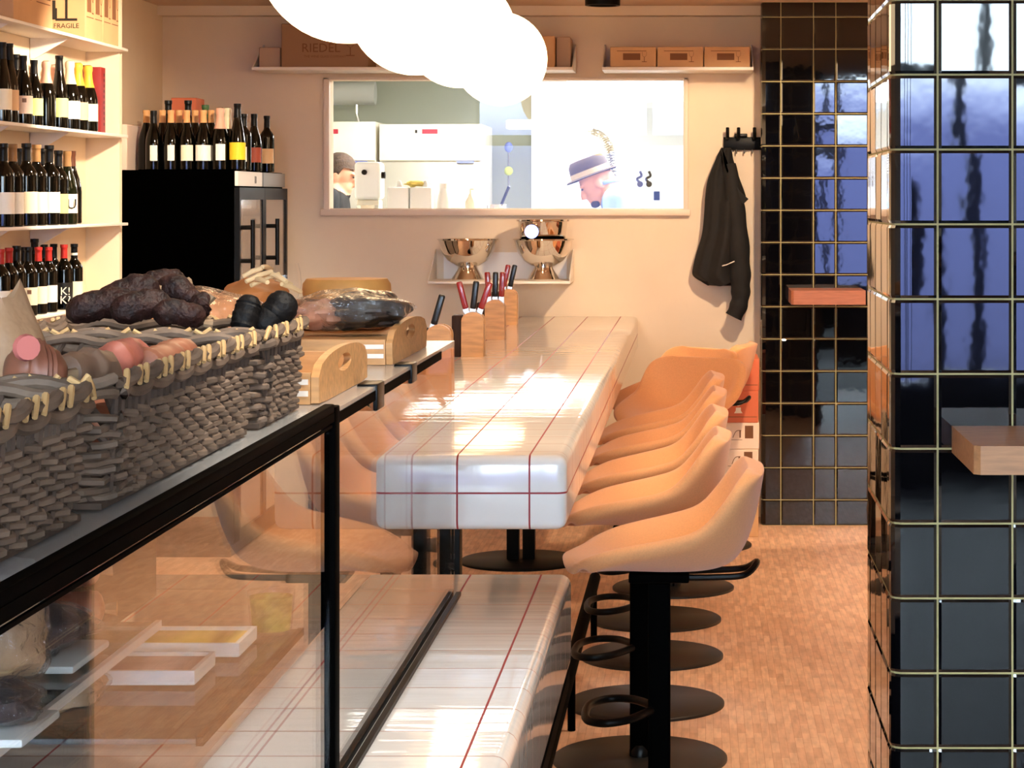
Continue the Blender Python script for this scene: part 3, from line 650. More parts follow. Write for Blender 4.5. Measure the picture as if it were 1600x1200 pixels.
carton('carton', (-2.52, 10.72, n0), (-2.40, 10.9, n0+.355), 'terracotta box standing behind the bottles on the fridge', None, None, terr, 'box')

# ================================================================== WALL SHELF WITH WINE COOLERS
t = thing('wall_shelf', 'white folded wall shelf with side flanges carrying shiny steel bowls', 'shelf', (-.98, YW, 1.20))
b = MB(); b.box((-.34, -.35, -.012), (.355, -.001, 0), 0, .002); b.build('board', whitem, t)
b = MB(); b.box((-.30, -.008, .001), (.32, -.001, .135)); b.build('back_plate', whitem, t)
for s, x in ((-1, -.34), (1, .351)):
    b = MB(); b.prism([(-.001, 0), (-.001, .15), (-.02, .15), (-.35, 0)], x, x+.004, 'yz'); b.build('side_flange', whitem, t)
def cooler(px, label):
    t = thing('wine_cooler_bowl', label, 'bowl', (W(px,0,11.12).x, 11.12, 1.2005), 0, 'steel bowls on the wall shelf')
    b = MB(); b.lathe([(0,0),(.078,0),(.080,.006),(.066,.03),(.05,.055),(.046,.068)], 48); b.build('foot', chrome, t)
    b = MB(); b.lathe([(.0,.066),(.046,.068),(.062,.074),(.10,.098),(.126,.135),(.139,.175),(.146,.197),(.153,.200),(.152,.206),(.143,.203),(.136,.176),(.12,.135),(.095,.104),(.05,.08),(0,.076)], 64); b.build('bowl', chrome, t)
    return t
cooler(731, 'shiny footed steel wine bowl on the left of the white wall shelf')
cooler(849, 'shiny footed steel wine bowl on the right of the shelf holding a bucket')
t = thing('ice_bucket', 'shiny steel bucket standing inside the right footed bowl', 'bucket', (W(848,0,11.12).x, 11.12, 1.2005+.115))
b = MB(); b.lathe([(0,0),(.095,0),(.10,.005),(.124,.175),(.132,.178),(.131,.186),(.121,.183),(.098,.012),(0,.012)], 56); b.build('bucket', chrome, t)
b = MB(); b.tube([(-.045,-.122,.128),(-.045,-.137,.128)], [.034,.034], 24); b.build('handle_disc', chrome, t)

# ================================================================== COAT RACK AND COAT
t = thing('coat_rack', 'black wall coat rack with hooks left of the far pillar', 'coat rack', (.225, YW, 1.88))
b = MB(); b.box((-.095, -.03, -.03), (.11, -.001, .035), 0, .004); b.build('rail', blackm, t)
for x in (-.075, -.02, .06):
    h = MB(); h.tube(smooth_path([(x,-.02,.03),(x,-.06,.03),(x,-.08,.055),(x,-.075,.08)], 12), .009, 8); h.build('hook', blackgloss, t)
b = MB(); b.box((-.04, -.05, .034), (.025, -.005, .052), 0, .004); b.build('top_plate', blackgloss, t)
for x in (-.03, .01, .05, .09):
    b = MB(); b.tube(smooth_path([(x,-.03,-.03),(x,-.04,-.045),(x,-.045,-.04)], 6), .004, 6, ); b.build('peg', greym, t)
coatm = pm('dark_wool', (17, 14, 12), .85, noise=(30, .3), bump=(180, .3, .002))
t = thing('coat', 'dark brown jacket hanging from the black coat rack', 'coat', (.2, YW-.04, 1.86))
rowsB = [(150,242,300),(180,226,306),(230,205,316),(330,166,350),(430,151,384),(470,149,368),(560,143,380),(650,131,381),(750,101,386),(820,84,389),(872,82,392),(905,130,394),(918,160,392)]
def px2(cx, cy): p = W(CX*0+1060+cx*.275, 190+cy*.275, YW-.06); return p.x-.2, p.z-1.86
def coat_fn(u, v):
    cy, a, b_ = lerp_table(rowsB, v); an = 2*PI*u
    cx = (a+b_)/2-(b_-a)/2*math.cos(an); x, z = px2(cx, cy)
    dep = .025+.055*min(1, v*2.2); fold = .014*math.sin(7*u*PI*2+v*4)*min(1, v*3)+.012*math.sin(3*an+5*v)
    fr_ = max(0, math.sin(an)) if math.sin(an) > 0 else .25*math.sin(an)
    return (x, -.035-dep*fr_-fold*max(0, math.sin(an)), z+.012*math.sin(an*4)*v**6)
b = MB(); b.grid(coat_fn, 72, 60, wrap=True)
b.add([coat_fn(i/24, 1) for i in range(24)], [list(range(24))]); b.build('coat_body', coatm, t)
sl = [(232,880,.02),(255,300,.035),(300,560,.05),(335,760,.052),(358,900,.05),(352,990,.043),(345,1050,.045),(318,1105,.04)]
pts = []; rr = []
for cx, cy, r in [(290,240,.03),(312,420,.045),(332,600,.052),(345,780,.054),(350,900,.052),(352,980,.046),(340,1045,.044),(312,1105,.043)]:
    x, z = px2(cx, cy); pts.append((x, -.085, z)); rr.append(r)
P2 = smooth_path(pts, 36); R2 = [lerp_table([(q,) for q in rr], i/35)[0]*(1+.06*math.sin(i*1.1)) for i in range(36)]
b = MB(); b.tube(P2, R2, 18); b.build('sleeve', coatm, t)
b = MB(); x0, z0 = px2(222, 822); x1, z1 = px2(316, 790); b.tube([(x0,-.128,z0),((x0+x1)/2,-.139,(z0+z1)/2-.004),(x1,-.142,z1)], .0028, 6); b.build('pocket_trim', whitem, t)
pc = []
for cx, cy in ((244,140),(262,250),(300,330),(352,400),(396,440),(366,470),(320,420)): x, z = px2(cx, cy); pc.append((x, z))
b = MB(); b.prism(pc, -.118, -.100, 'xz'); b.build('collar', coatm, t)
# ================================================================== KNIFE BLOCKS ON THE BAR TABLE
kb_l = [((735, 8.40), 'light wooden knife block with rounded front, nearest of the upright blocks on the bar table'), ((770, 9.44), 'light wooden knife block in the middle of the row on the bar table'), ((791, 10.55), 'light wooden knife block farthest back on the bar table'), ((682, 7.55), 'light wooden knife block half hidden behind the glass case top')]
def make_block():
    t = thing('knife_block', 'x', 'knife block', group='knife blocks on the bar table')
    arch = [(-.030,0),(.052,0),(.052,.135)] + [(.011+.041*math.cos(a), .135+.033*math.sin(a)) for a in [PI*k/10 for k in range(1, 10)]] + [(-.030,.135)]
    b = MB(); b.prism(arch, -.045, -.012, 'xz'); b.build('front_board', woodl, t)
    b = MB(); b.prism(arch, .03, .045, 'xz'); b.build('back_board', woodl, t)
    b = MB(); b.box((-.066,-.04,0), (-.031,.045,.155), 0, .004); b.build('side_board', woodd, t)
    b = MB(); b.box((-.030,-.0115,0), (.050,.0295,.12)); b.build('core', pm('walnut_mid', (120,78,48), .5), t)
    return t
k0 = make_block()
handle_red = pm('red_handle', (150, 24, 22), .3, coat=.5); handle_black = pm('black_handle', (12,12,13), .3)
def knife(loc, tilt, m, label, cat='knife'):
    t = thing('knife', label, cat, loc, 0, 'knives standing in the wooden blocks'); t.rotation_euler = (0, tilt, 0)
    b = MB(); b.box((-.0115,-.0085,.0), (.0115,.0085,.105), 0, .006, 3); b.build('handle', m, t)
    b = MB(); b.box((-.0105,-.009,-.012), (.0105,.009,.0)); b.build('bolster', steel, t)
    b = MB(); b.prism([(-.009,-.012),(.011,-.012),(.011,-.09),(-.004,-.075)], -.001, .001, 'xz'); b.build('blade', steel, t)
for i, ((px, d), lab) in enumerate(kb_l):
    p = W(px, 0, d)
    L = Vector((p.x, d, TZ))
    if i == 0: k0.location = L; k0['label'] = lab
    else: dup(k0, L, 0, lab)
    which = ('nearest block', 'middle block', 'farthest block', 'block behind the glass case')[i]
    ks = [[(-.018,-.25,'red','leftmost in'), (.009,.12,'black','centre of'), (.038,.34,'red','right side of')], [(-.018,-.06,'red','left side of'), (.009,.02,'black','centre of'), (.036,.05,'red','right side of')], [(-.012,.2,'red','left side of'), (.018,.22,'black','right side of')], [(-.01,.28,'black','in')]][i]
    for x, tl, c, w in ks:
        knife((p.x+x, d+.009, TZ+.178-(.012 if i == 3 else 0)), tl, handle_red if c == 'red' else handle_black, f'{c} handled knife {w} the {which} on the bar table')

# ================================================================== ON TOP OF THE DISPLAY CASE
wick = pm('grey_willow', (112, 92, 76), .75, noise=(30, .35)); wickd = pm('dark_willow', (84, 66, 54), .8, noise=(30, .3)); tipm = pm('cut_willow_tip', (206, 166, 112), .7)
def basket(lo, hi, z0, h, label):
    cx, cy = (lo[0]+hi[0])/2, (lo[1]+hi[1])/2; hx, hy = (hi[0]-lo[0])/2, (hi[1]-lo[1])/2
    t = thing('wicker_basket', label, 'basket', (cx, cy, z0), 0, 'wicker baskets on the glass case'); R = .035
    def ring(s, z, off):
        k = .94+.06*z/h; ax, ay = hx*k-R, hy*k-R
        L = [2*ay, R*PI/2, 2*ax, R*PI/2]*2; s = s % sum(L)
        cs_ = [((hx*k, -ay), (0,1)), ((ax, ay), 0), ((ax, hy*k), (-1,0)), ((-ax, ay), PI/2), ((-hx*k, ay), (0,-1)), ((-ax, -ay), PI), ((-ax, -hy*k), (1,0)), ((ax, -ay), 1.5*PI)]
        for (c, q), l in zip(cs_, L):
            if s <= l:
                if isinstance(q, tuple):
                    n_ = (q[1], -q[0]); return Vector((c[0]+q[0]*s+n_[0]*off, c[1]+q[1]*s+n_[1]*off, z))
                a = q+s/R; return Vector((c[0]+math.cos(a)*(R+off), c[1]+math.sin(a)*(R+off), z))
            s -= l
        return ring(0, z, off)
    Lt = 4*(hx-R)+4*(hy-R)+2*PI*R; n = int(Lt/.026); n -= n % 2
    b = MB()
    for i in range(n):
        s = Lt*i/n; b.tube([ring(s, .004, 0), ring(s, h*.5, 0), ring(s, h-.004, 0)], .0038, 6)
    b.build('stakes', wickd, t)
    b = MB(); rows = int((h-.03)/.0088)
    for r in range(rows):
        z = .010+r*.0088; ph = r % 2; rr_ = random.Random(r*7+int(cy*10)); pts = []
        for i in range(n):
            s = Lt*i/n; pts.append(ring(s, z+rr_.uniform(-.0022,.0022), (.0062 if (i+ph) % 2 else -.0062)+rr_.uniform(-.001,.0015)))
            pts.append(ring(s+Lt/n/2, z+rr_.uniform(-.0015,.0015), rr_.uniform(-.001,.001)))
        b.tube(pts, .0043, 6, closed=True)
    b.build('weave', wick, t)
    b = MB()
    for q, (off, dz) in enumerate(((.004,-.012),(-.006,-.003),(.005,.002))):
        b.tube([ring(Lt*i/(n*2), h+dz+.0035*math.sin(i*.9+q*2), off+.004*math.cos(i*.9+q*2)) for i in range(n*2)], .0062, 7, closed=True)
    for i in range(0, n):
        if i % 7 in (1, 4): continue
        s = Lt*i/n; a = ring(s, h-.006, .0105); c = ring(s+.024, h+.009, .004); b.tube([a, (a+c)/2+Vector((0,0,.002)), c], [.0026,.0034,.0032], 7, 1)
    b.build('rim', [wick, tipm], t)
    b = MB(); b.box((-hx*.96,-hy*.96,.002), (hx*.96,hy*.96,.008)); b.build('floor', wickd, t)
    return t
HB = .124
basket((-1.0, 1.50), (-.566, 2.10), ZT+.001, HB, 'nearest wicker basket on the glass case, cut off by the left edge')
basket((-1.0, 2.145), (-.566, 2.87), ZT+.001, HB, 'middle wicker basket on the glass case holding wrapped sausages')
basket((-.90, 2.92), (-.566, 3.225), ZT+.001, HB, 'farthest wicker basket on the glass case, full of dark salami')
def sausage(a, b_, r, m, label, group, name='salami', bend=.0, tie=True):
    a, b_ = Vector(a), Vector(b_); mid = (a+b_)/2; t = thing(name, label, 'sausage', mid, 0, group); d = b_-a; up = Vector((0,0,1)); rr_ = random.Random(int(a.x*1e4))
    n = 23; pts = []; R = []
    for i in range(n):
        q = i/(n-1); pts.append(a-mid+d*q+up*bend*math.sin(PI*q)); e = min(q, 1-q)*d.length/r; R.append(r*(math.sqrt(max(0, 1-(1-min(e, 1))**2))*.9+.1)*(1+rr_.uniform(-.05,.05)))
    b = MB(); b.tube(pts, R, 18)
    sd = a.x*31+a.y*17
    for q in range(len(b.v)):
        v = Vector(b.v[q]); c_ = pts[min(q//18, n-1)]; w = v-c_; b.v[q] = tuple(c_+w*(1+(.22*mnoise.noise(v*38+Vector((sd,0,0)))+.12*mnoise.noise(v*90))*(.25 if m is salb else 1)))
    b.build('casing', m, t)
    if tie:
        b = MB(); b.tube([pts[-1], pts[-1]+d.normalized()*.012], [.005,.008], 8); b.build('tied_end', pm('twine', (150,120,90), .8), t)
salb = None
salm = pm('dark_salami', (44, 22, 17), .6, noise=(45, .7), bump=(70, 1, .008), spec=.3); salb = pm('black_salami', (12, 8, 7), .6, noise=(40, .4), bump=(60, .8, .006), spec=.25)
GS = 'dark salami heaped in the farthest basket'
zb0 = ZT+.035
S_ = [((-.84,2.985),(-.72,3.02),.0,'left'),((-.84,3.06),(-.70,3.10),0,'a'),((-.73,2.98),(-.625,3.0),0,'b'),((-.73,3.08),(-.63,3.13),0,'c'),((-.85,3.14),(-.74,3.155),0,'d'),
      ((-.86,3.0),(-.74,3.05),.045,'e'),((-.77,2.99),(-.66,3.05),.045,'f'),((-.84,3.1),(-.70,3.12),.045,'g')]
for k, (p, q, dz, _) in enumerate(S_):
    sausage((p[0],p[1],zb0+dz), (q[0],q[1],zb0+dz), .024, salm, f'dark salami deep in the farthest basket, under the visible heap', GS)
def wp(px, py, d): return W(px, py, d)
VS = [((104,496,3.0),(215,482,3.03),.021,'dark salami lying at the left end of the heap, its round end over the rim'),
      ((150,488,3.05),(250,452,3.08),.020,'dark salami rising from the left toward the top of the heap'),
      ((215,462,3.10),(285,444,3.16),.018,'short dark salami on the top of the heap beside the pale gap'),
      ((248,446,3.1),(318,496,3.08),.019,'reddish dark salami arching down on the right of the heap'),
      ((175,496,2.96),(268,484,3.0),.019,'dark salami in front of the heap in the farthest basket'),
      ((240,498,2.965),(318,506,2.98),.018,'dark salami low in the middle of the farthest basket'),
      ((305,505,3.05),(323,474,3.06),.017,'stubby brown salami end standing right of the heap')]
for a, b_, r, l in VS: sausage(wp(*a), wp(*b_), r, salm, l, GS, bend=.012)
sausage(wp(376,525,3.06), wp(393,461,3.08), .018, salb, 'black salami tip standing upright, left of the two upright ones', 'two black salami standing up in the farthest basket', tie=False)
sausage(wp(400,525,3.08), wp(456,461,3.11), .0225, salb, 'thick black salami tip leaning to the right in the farthest basket', 'two black salami standing up in the farthest basket', tie=False)
pk = pm('cured_sausage', (142, 88, 66), .45, noise=(25, .3)); pk2 = pm('pink_label', (214, 120, 110), .5)
GP = 'wrapped sausages in the nearer baskets'
for k, (a, b_, r, l) in enumerate([((10,556,2.22),(100,566,2.26),.030,'brown wrapped sausage with round pink label in the middle basket'), ((165,548,2.5),(215,540,2.6),.022,'red and white wrapped sausage in the middle basket'),
        ((90,566,2.3),(170,560,2.42),.022,'grey brown wrapped sausage beside the red and white one'), ((225,560,2.55),(290,540,2.75),.022,'brown sausage lying along the front rim of the middle basket')]):
    A_, B_ = wp(*a), wp(*b_); A_.z = max(A_.z-.012, ZT+.06); B_.z = max(B_.z-.012, ZT+.06); sausage(A_, B_, r, (pk, pm('red_white_casing', (168,96,80), .5, noise=(16,.5)), pm('grey_casing', (150,120,100), .5), pk)[k], l, GP)
for k in range(6):
    y = 2.2+.11*k; sausage((-.93,y,ZT+.04), (-.63,y+.03,ZT+.04), .027, pk, 'brown sausage at the bottom of the middle basket', 'sausages at the bottom of the middle basket')
b = MB(); b.tube([(0,0,0),(0.004,-.005,0)], [.0135,.012], 14); 
tag(b.build('round_tag', pk2, loc=wp(50,541,2.19)+Vector((0,-.02,0))), 'round pink paper tag on the brown wrapped sausage', 'tag')
# paper bag in the nearest basket
bagm = pm('tan_paper_bag', (176, 136, 100), .6, noise=(12, .2), bump=(30, .7, .006))
def bag_fn(u, v):
    a = 2*PI*u; k = .9+.1*math.sin(3*a+2)+.07*math.sin(7*a)*v+.10*mnoise.noise(Vector((math.cos(a)*1.2, math.sin(a)*2, v*4))); w = (.055+.016*math.sin(PI*v)-.008*max(0, v-.6)*2.5)
    return (math.cos(a)*w*1.25*k, math.sin(a)*w*.8*k, .135*v*(1+(.07*math.sin(4*a+1)+.05*math.sin(9*a))*max(0, v-.6)*2.5))
b = MB(); b.grid(bag_fn, 32, 14, wrap=True); b.add([bag_fn(i/32, 0) for i in range(32)], [list(range(32))])
tag(b.build('paper_bag', bagm, loc=(-.775, 2.36, ZT+.068)), 'tan paper bag with open crumpled top at the left edge, in the middle basket', 'bag')

# wooden trays, cheese, ham and bread
#bd = MB(); bd.box((-1.05, 3.26, ZT+.001), (-.552, 4.66, ZT+.016), 0, .003); tag(bd.build('cutting_board', woodo), 'long flat wooden board under the trays on the glass case', 'board')
zt = ZT+.001
def tray(y0, y1, x0, label, lid):
    cx, cy = (x0-.562)/2, (y0+y1)/2; t = thing('wooden_tray', label, 'tray', (cx, cy, zt), 0, 'wooden trays with handle holes on the glass case'); hx, hy = (-.562-x0)/2, (y1-y0)/2
    for s in (-1, 1):
        xs = s*hx; N = 18
        outer = [(-hy,0),(hy,0),(hy,.040)] + [(hy*math.cos(PI*k/N), .040+.032*math.sin(PI*k/N)**.8) for k in range(1, N)] + [(-hy,.040)]
        vs = []; M_ = 80; hole = [(.066*math.cos(2*PI*k/M_), .046+.0135*math.sin(2*PI*k/M_)) for k in range(M_)]
        # end board with a real hand hole: quads between the outline and the hole
        def outp(k):
            a = 2*PI*k/M_; dx, dz = math.cos(a), math.sin(a); best = None
            o = (0, .040)
            for (p, q) in zip(outer, outer[1:]+outer[:1]):
                ex, ez = q[0]-p[0], q[1]-p[1]; det = -dx*ez+dz*ex
                if abs(det) < 1e-9: continue
                tt = (-(p[0]-o[0])*ez+(p[1]-o[1])*ex)/det; uu = (dx*(p[1]-o[1])-dz*(p[0]-o[0]))/det
                if tt > 0 and -1e-6 <= uu <= 1+1e-6 and (best is None or tt < best): best = tt
            return (o[0]+dx*best, o[1]+dz*best)
        b = MB(); Hh = [(y, z) for y, z in hole]; Oo = [outp(k) for k in range(M_)]
        Oo = sorted(set(Oo+[]), key=lambda p: math.atan2(p[1]-.045, p[0]) % (2*PI)); Oo = [outp(k) for k in range(M_)]
        for (xa) in (xs-.006, xs+.006): vs += [(xa, y, z) for y, z in Oo] + [(xa, y, z) for y, z in Hh]
        fs = []
        for k in range(M_):
            j = (k+1) % M_
            fs += [[k, j, M_+j, M_+k], [2*M_+k, 3*M_+k, 3*M_+j, 2*M_+j], [k, 2*M_+k, 2*M_+j, j], [M_+k, M_+j, 3*M_+j, 3*M_+k]]
        b.add(vs, fs, 0, False); b.build('end_board', woodl, t)
    for s in (-1, 1):
        b = MB(); y = s*(hy-.006); b.box((-hx+.007, y-.006, .0), (hx-.007, y+.006, .046)); b.build('side_board', woodl, t)
        if s < 0:
            b = MB()
            for z in (.012, .029): b.box((hx-.050, y-.0072, z), (hx-.010, y-.0055, z+.008))
            b.build('label_slot', whitem, t)
    b = MB(); b.box((-hx+.007,-hy+.013,.0), (hx-.007,hy-.013,.008)); b.build('base_board', woodl, t)
    if lid:
        b = MB(); b.box((-hx+.008,-hy+.014,.034), (hx-.008,hy-.014,.045)); b.build('sliding_lid', woodl, t)
tray(3.29, 3.77, -.95, 'wooden tray with oval hand hole right behind the wicker baskets', False)
tray(4.08, 4.60, -.93, 'wooden tray with label slots farther back on the glass case', True)
zl = zt+.0465
# cheese wheel on the far tray
b = MB(); N = 48
b.lathe([(0,0),(.078,0),(.086,.006),(.088,.02),(.087,.034),(.080,.044),(.0,.046)], N)
cheese = pm('cheese_rind', (226, 160, 84), .55, noise=(12, .14), bump=(30, .2, .003))
tag(MB().box((-.10,-.09,0), (.10,.09,.052), 0, .004).build('cheese_crate', woodo, loc=(-.72, 4.47, zl)), 'small wooden box under the cheese wheel', 'box')
tag(b.build('round_cheese', cheese, loc=(-.70, 4.47, zl+.053)), 'orange yellow cheese wheel on the far wooden tray', 'cheese')
# wrapped ham
t = thing('wrapped_ham', 'dark cured ham wrapped in shiny clear film on the far wooden tray', 'ham', (-.655, 4.225, zl))
def lump(sx, sy, sz, amp, seed, fs=9):
    def fn(d): return 1+amp*mnoise.noise(Vector((d.x*2.2+seed, d.y*2.2, d.z*2.2)))
    return fn
b = MB(); b.ball((.025,0,.046), (.080,.07,.035), 36, 22, fn=lump(1,1,1,.28,3.3)); b.build('meat', pm('black_rind', (22,18,17), .4, bump=(40, .5, .004)), t)
b = MB(); b.ball((-.055,-.01,.038), (.05,.06,.027), 28, 18, fn=lump(1,1,1,.3,8.1)); b.build('cut_meat', pm('pink_ham', (196,140,112), .5, noise=(18, .3)), t)
b = MB(); b.ball((-.003,0,.048), (.112,.084,.037), 60, 36, fn=lump(1,1,1,.26,3.1)); b.build('film', film, t)
# wrapped flatbread left of the trays
t = thing('wrapped_loaf', 'large tan bread loaf in crinkled clear wrapping behind the salami', 'bread', (-.86, 3.925, ZT+.002))
breadm = pm('tan_crust', (206, 132, 72), .6, noise=(9, .25), bump=(26, .5, .006))
b = MB(); b.ball((-.02,0,.078), (.125,.115,.058), 40, 24, fn=lump(1,1,1,.16,1.7)); b.build('crust', breadm, t)
b = MB(); b.ball((-.02,0,.078), (.134,.125,.064), 60, 36, fn=lump(1,1,1,.18,1.9)); b.build('film', film, t)
t = thing('wrapped_loaf', 'orange bread loaf under the cream bread sticks, left of the cheese', 'bread', (-.84, 4.25, zl), 0)
b = MB(); b.ball((0,0,.056), (.07,.11,.048), 40, 24, fn=lump(1,1,1,.2,5.7)); b.build('crust', breadm, t)
stick = pm('cream_bread_stick', (246, 212, 160), .6, noise=(20, .1))
bs_ = [((380,432,4.1),(410,419,4.1)),((384,440,4.08),(425,424,4.12)),((392,446,4.1),(436,428,4.15)),((410,417,4.15),(424,421,4.2)),((424,428,4.12),(448,440,4.1)),((398,436,4.1),(418,441,4.05)),((430,436,4.18),(456,445,4.2)),((440,444,4.1),(470,456,4.15))]
for k, (a, b_) in enumerate(bs_):
    A_, B_ = wp(*a), wp(*b_); mid = (A_+B_)/2; b = MB(); b.tube([A_-mid, Vector((0,0,.002)), B_-mid], [.0042,.005,.0042], 8)
    tag(b.build('bread_stick', stick, loc=mid), f'cream bread stick on the orange loaf, {ORD[k]} from the left of the heap', 'bread stick', 'cream bread sticks on the loaf')
t = thing('wine_glass', 'clear balloon wine glass behind the bread sticks', 'glass', (W(446,0,4.62).x, 4.62, ZT+.001))
b = MB(); b.lathe([(.032,0),(.033,.002),(.006,.006),(.004,.02),(.004,.075),(.012,.085),(.026,.10),(.033,.125),(.031,.15),(.026,.17)], 32); b.build('glass', clear, t)

# ================================================================== INSIDE THE DISPLAY CASE
zs1 = 1.1475
GC = 'wrapped meats on the upper shelf of the display case'
def pack(x, y, z, sx, sy, sz, m, label, seed, tray_m=None, name='wrapped_meat', cat='meat'):
    t = thing(name, label, cat, (x, y, z), 0, GC)
    if tray_m:
        b = MB(); b.box((-sx*1.1,-sy*1.1,0), (sx*1.1,sy*1.1,.008), 0, .003); b.build('tray', tray_m, t)
    b = MB(); b.ball((0,0,sz+.008), (sx,sy,sz), 28, 18, fn=lump(1,1,1,.3,seed)); b.build('content', m, t)
    b = MB(); b.ball((0,0,sz+.009), (sx*1.08,sy*1.08,sz*1.06), 40, 26, fn=lump(1,1,1,.32,seed+.1)); b.build('film', film, t)
beige = pm('beige_bread', (206,166,126), .6, noise=(14, .2)); meatd = pm('dark_cured_meat', (70,50,48), .5, noise=(22, .5)); meatp = pm('smoked_sausage_skin', (150,92,74), .4, noise=(20, .3))
pack(-.645, 2.045, zs1, .05, .06, .042, beige, 'film wrapped beige piece with white paper top at the left edge of the case', 2.2)
pack(-.655, 2.20, zs1, .055, .06, .024, meatd, 'film wrapped dark cured meat on white tray in the display case', 4.4, plasticw)
pack(-.60, 1.90, zs1, .04, .05, .016, meatd, 'flat film wrapped pack at the bottom left of the case', 6.1, plasticw)
b = MB(); b.ball((0,0,0), (.04,.045,.011), 24, 14, fn=lump(1,1,1,.4,9.9)); tag(b.build('white_paper', pm('glossy_white_paper', (245,245,245), .4, bump=(20,.6,.01)), loc=(-.645, 2.06, zs1+.112)), 'crumpled white paper on the beige wrapped piece', 'paper')
sausage((-.70,2.345,zs1+.058), (-.63,2.365,zs1+.062), .0165, meatp, 'pinkish smoked sausage end in the upper part of the display case', 'smoked sausages in the display case')
sausage((-.71,2.33,zs1+.024), (-.62,2.345,zs1+.024), .019, meatp, 'brown smoked sausage lying on the upper shelf of the display case', 'smoked sausages in the display case')
sausage((-.78,2.25,zs1+.026), (-.77,2.38,zs1+.026), .020, salm, 'dark sausage lying behind the smoked sausages in the case', 'smoked sausages in the display case')
zs2 = 1.0015
def food_tray(x0, x1, y0, y1, m, label, group='trays of food on the lower case shelf'):
    t = thing('food_tray', label, 'tray', ((x0+x1)/2, (y0+y1)/2, zs2), 0, group); hx, hy = (x1-x0)/2, (y1-y0)/2
    b = MB(); b.box((-hx,-hy,0), (hx,hy,.004), 0, .001)
    for lo, hi in (((-hx,-hy,.004),(hx,-hy+.006,.018)), ((-hx,hy-.006,.004),(hx,hy,.018)), ((-hx,-hy+.006,.004),(-hx+.006,hy-.006,.018)), ((hx-.006,-hy+.006,.004),(hx,hy-.006,.018))): b.box(lo, hi)
    b.build('tray', plasticw, t)
    b = MB(); b.box((-hx+.008,-hy+.008,.0045), (hx-.008,hy-.008,.014), 0, .003); b.build('content', m, t)
food_tray(-.82, -.60, 2.93, 3.05, pm('yellow_butter', (244, 206, 80), .5), 'white tray with yellow filling on the lower shelf of the display case')
food_tray(-.80, -.62, 2.76, 2.88, pm('grey_pink_meat', (188,160,150), .5, noise=(20,.2)), 'white tray with greyish pink filling, in front of the yellow one')
t = thing('salad_tub', 'clear tub with green and orange salad beside the black case post', 'tub', (-.60, 3.085, zs2)); t.location = (-.59, 3.10, zs2)
b = MB(); b.lathe([(0,.004),(.026,.004),(.03,.05)], 20); b.build('salad', pm('salad', (150,150,60), .6, noise=(40,.6)), t)
b = MB(); b.lathe([(0,.0),(.028,.0),(.033,.058),(.0,.06)], 24); b.build('tub', clear, t)
for k, (x, y) in enumerate(((-.74, 2.60), (-.87, 2.85), (-.75, 3.35), (-.85, 4.1))):
    if k < 2: pack(x, y, zs2, .05, .06, .03, (beige, pm('roast_meat', (168,110,74), .5, noise=(14,.3)))[k % 2], ('film wrapped beige cheese piece on the lower case shelf', 'film wrapped roast meat behind the yellow tray in the case')[k], 11.3+k)

# ================================================================== KITCHEN
def fridge(x0, x1, y0, z1, label):
    t = thing('kitchen_fridge', label, 'fridge', ((x0+x1)/2, y0+.35, 0), 0, 'tall steel fridges in the kitchen'); hw = (x1-x0)/2
    b = MB(); b.box((-hw,-.34,.08), (hw,.35,z1), 0, .004); b.build('body', steelk, t)
    zc = 1.85-.0
    b = MB(); b.box((-hw,-.365,zc), (hw,-.341,z1), 0, .003)
    b.box((-.10,-.3665,zc+.175), (-.085,-.3645,zc+.195), 1); b.box((-.055,-.3665,zc+.17), (.045,-.3645,zc+.20), 2); b.build('header_panel', [steelk, ink, pm('red_display', (190,40,60), .4)], t)
    b = MB(); b.box((-hw,-.365,.10), (hw,-.341,zc-.012), 0, .003); dr = b.build('door', pm('grey_steel_door', (176,170,156), .4, .3), t)
    b = MB(); b.box((hw-.16,-.385,zc-.016), (hw-.05,-.362,zc-.004)); b.build('handle', pm('blue_grip', (120,130,190), .4), dr)
steelk = pm('pale_steel', (236, 230, 212), .4, .15)
fridge(-2.62, -2.055, 14.9-.6, 2.098, 'pale steel kitchen fridge behind the person in the dark jacket')
fridge(-2.03, -1.375, 14.3, 2.082, 'pale steel kitchen fridge with red display in the middle of the kitchen window')
t = thing('water_heater', 'white wall water heater above the left kitchen fridge', 'water heater', (-2.55, 15.3, 2.226))
b = MB(); b.tube([(-.16,0,.1),(.35,0,.1)], .08, 32); b.build('tank', plasticw, t)
b = MB(); b.box((-.05,-.083,.06), (.06,-.076,.14)); b.build('plate', greym, t)
for x in (.04, .22):
    b = MB(); b.tube([(x,0,.04),(x,0,-.04),(x+.02,.0,-.12)], .012, 8); b.build('pipe', chrome, t)
ksh = thing('steel_counter', 'steel serving counter right behind the kitchen window', 'counter', (-.95, 11.95, 0))
b = MB(); b.box((-1.05,-.27,1.41), (1.0,.27,1.44), 0, .004); b.build('top', steelk, ksh)
for x in (-.98, .94):
    for y in (-.23, .23):
        b = MB(); b.box((x-.02,y-.02,0), (x+.02,y+.02,1.41)); b.build('leg', steel, ksh)
KZ = 1.4405
def kloc(px, d): return (W(px,0,d).x, d, KZ)
t = thing('dough_machine', 'white kitchen machine with round black knob beside the person in the dark jacket', 'machine', kloc(577, 11.95))
b = MB(); b.box((-.07,-.07,.16), (.07,.09,.36), 0, .02, 4); b.build('head', plasticw, t)
b = MB(); b.box((-.06,-.05,0), (.06,.08,.16), 0, .01); b.build('body', pm('cream_plastic', (236,228,206), .4), t)
b = MB(); b.tube([(-.015,-.085,.305),(-.015,-.068,.305)], .014, 20); b.build('knob', blackm, t)
b = MB(); b.tube([(.07,-.03,.29),(.09,-.03,.29)], .018, 14); b.build('side_knob', blackm, t)
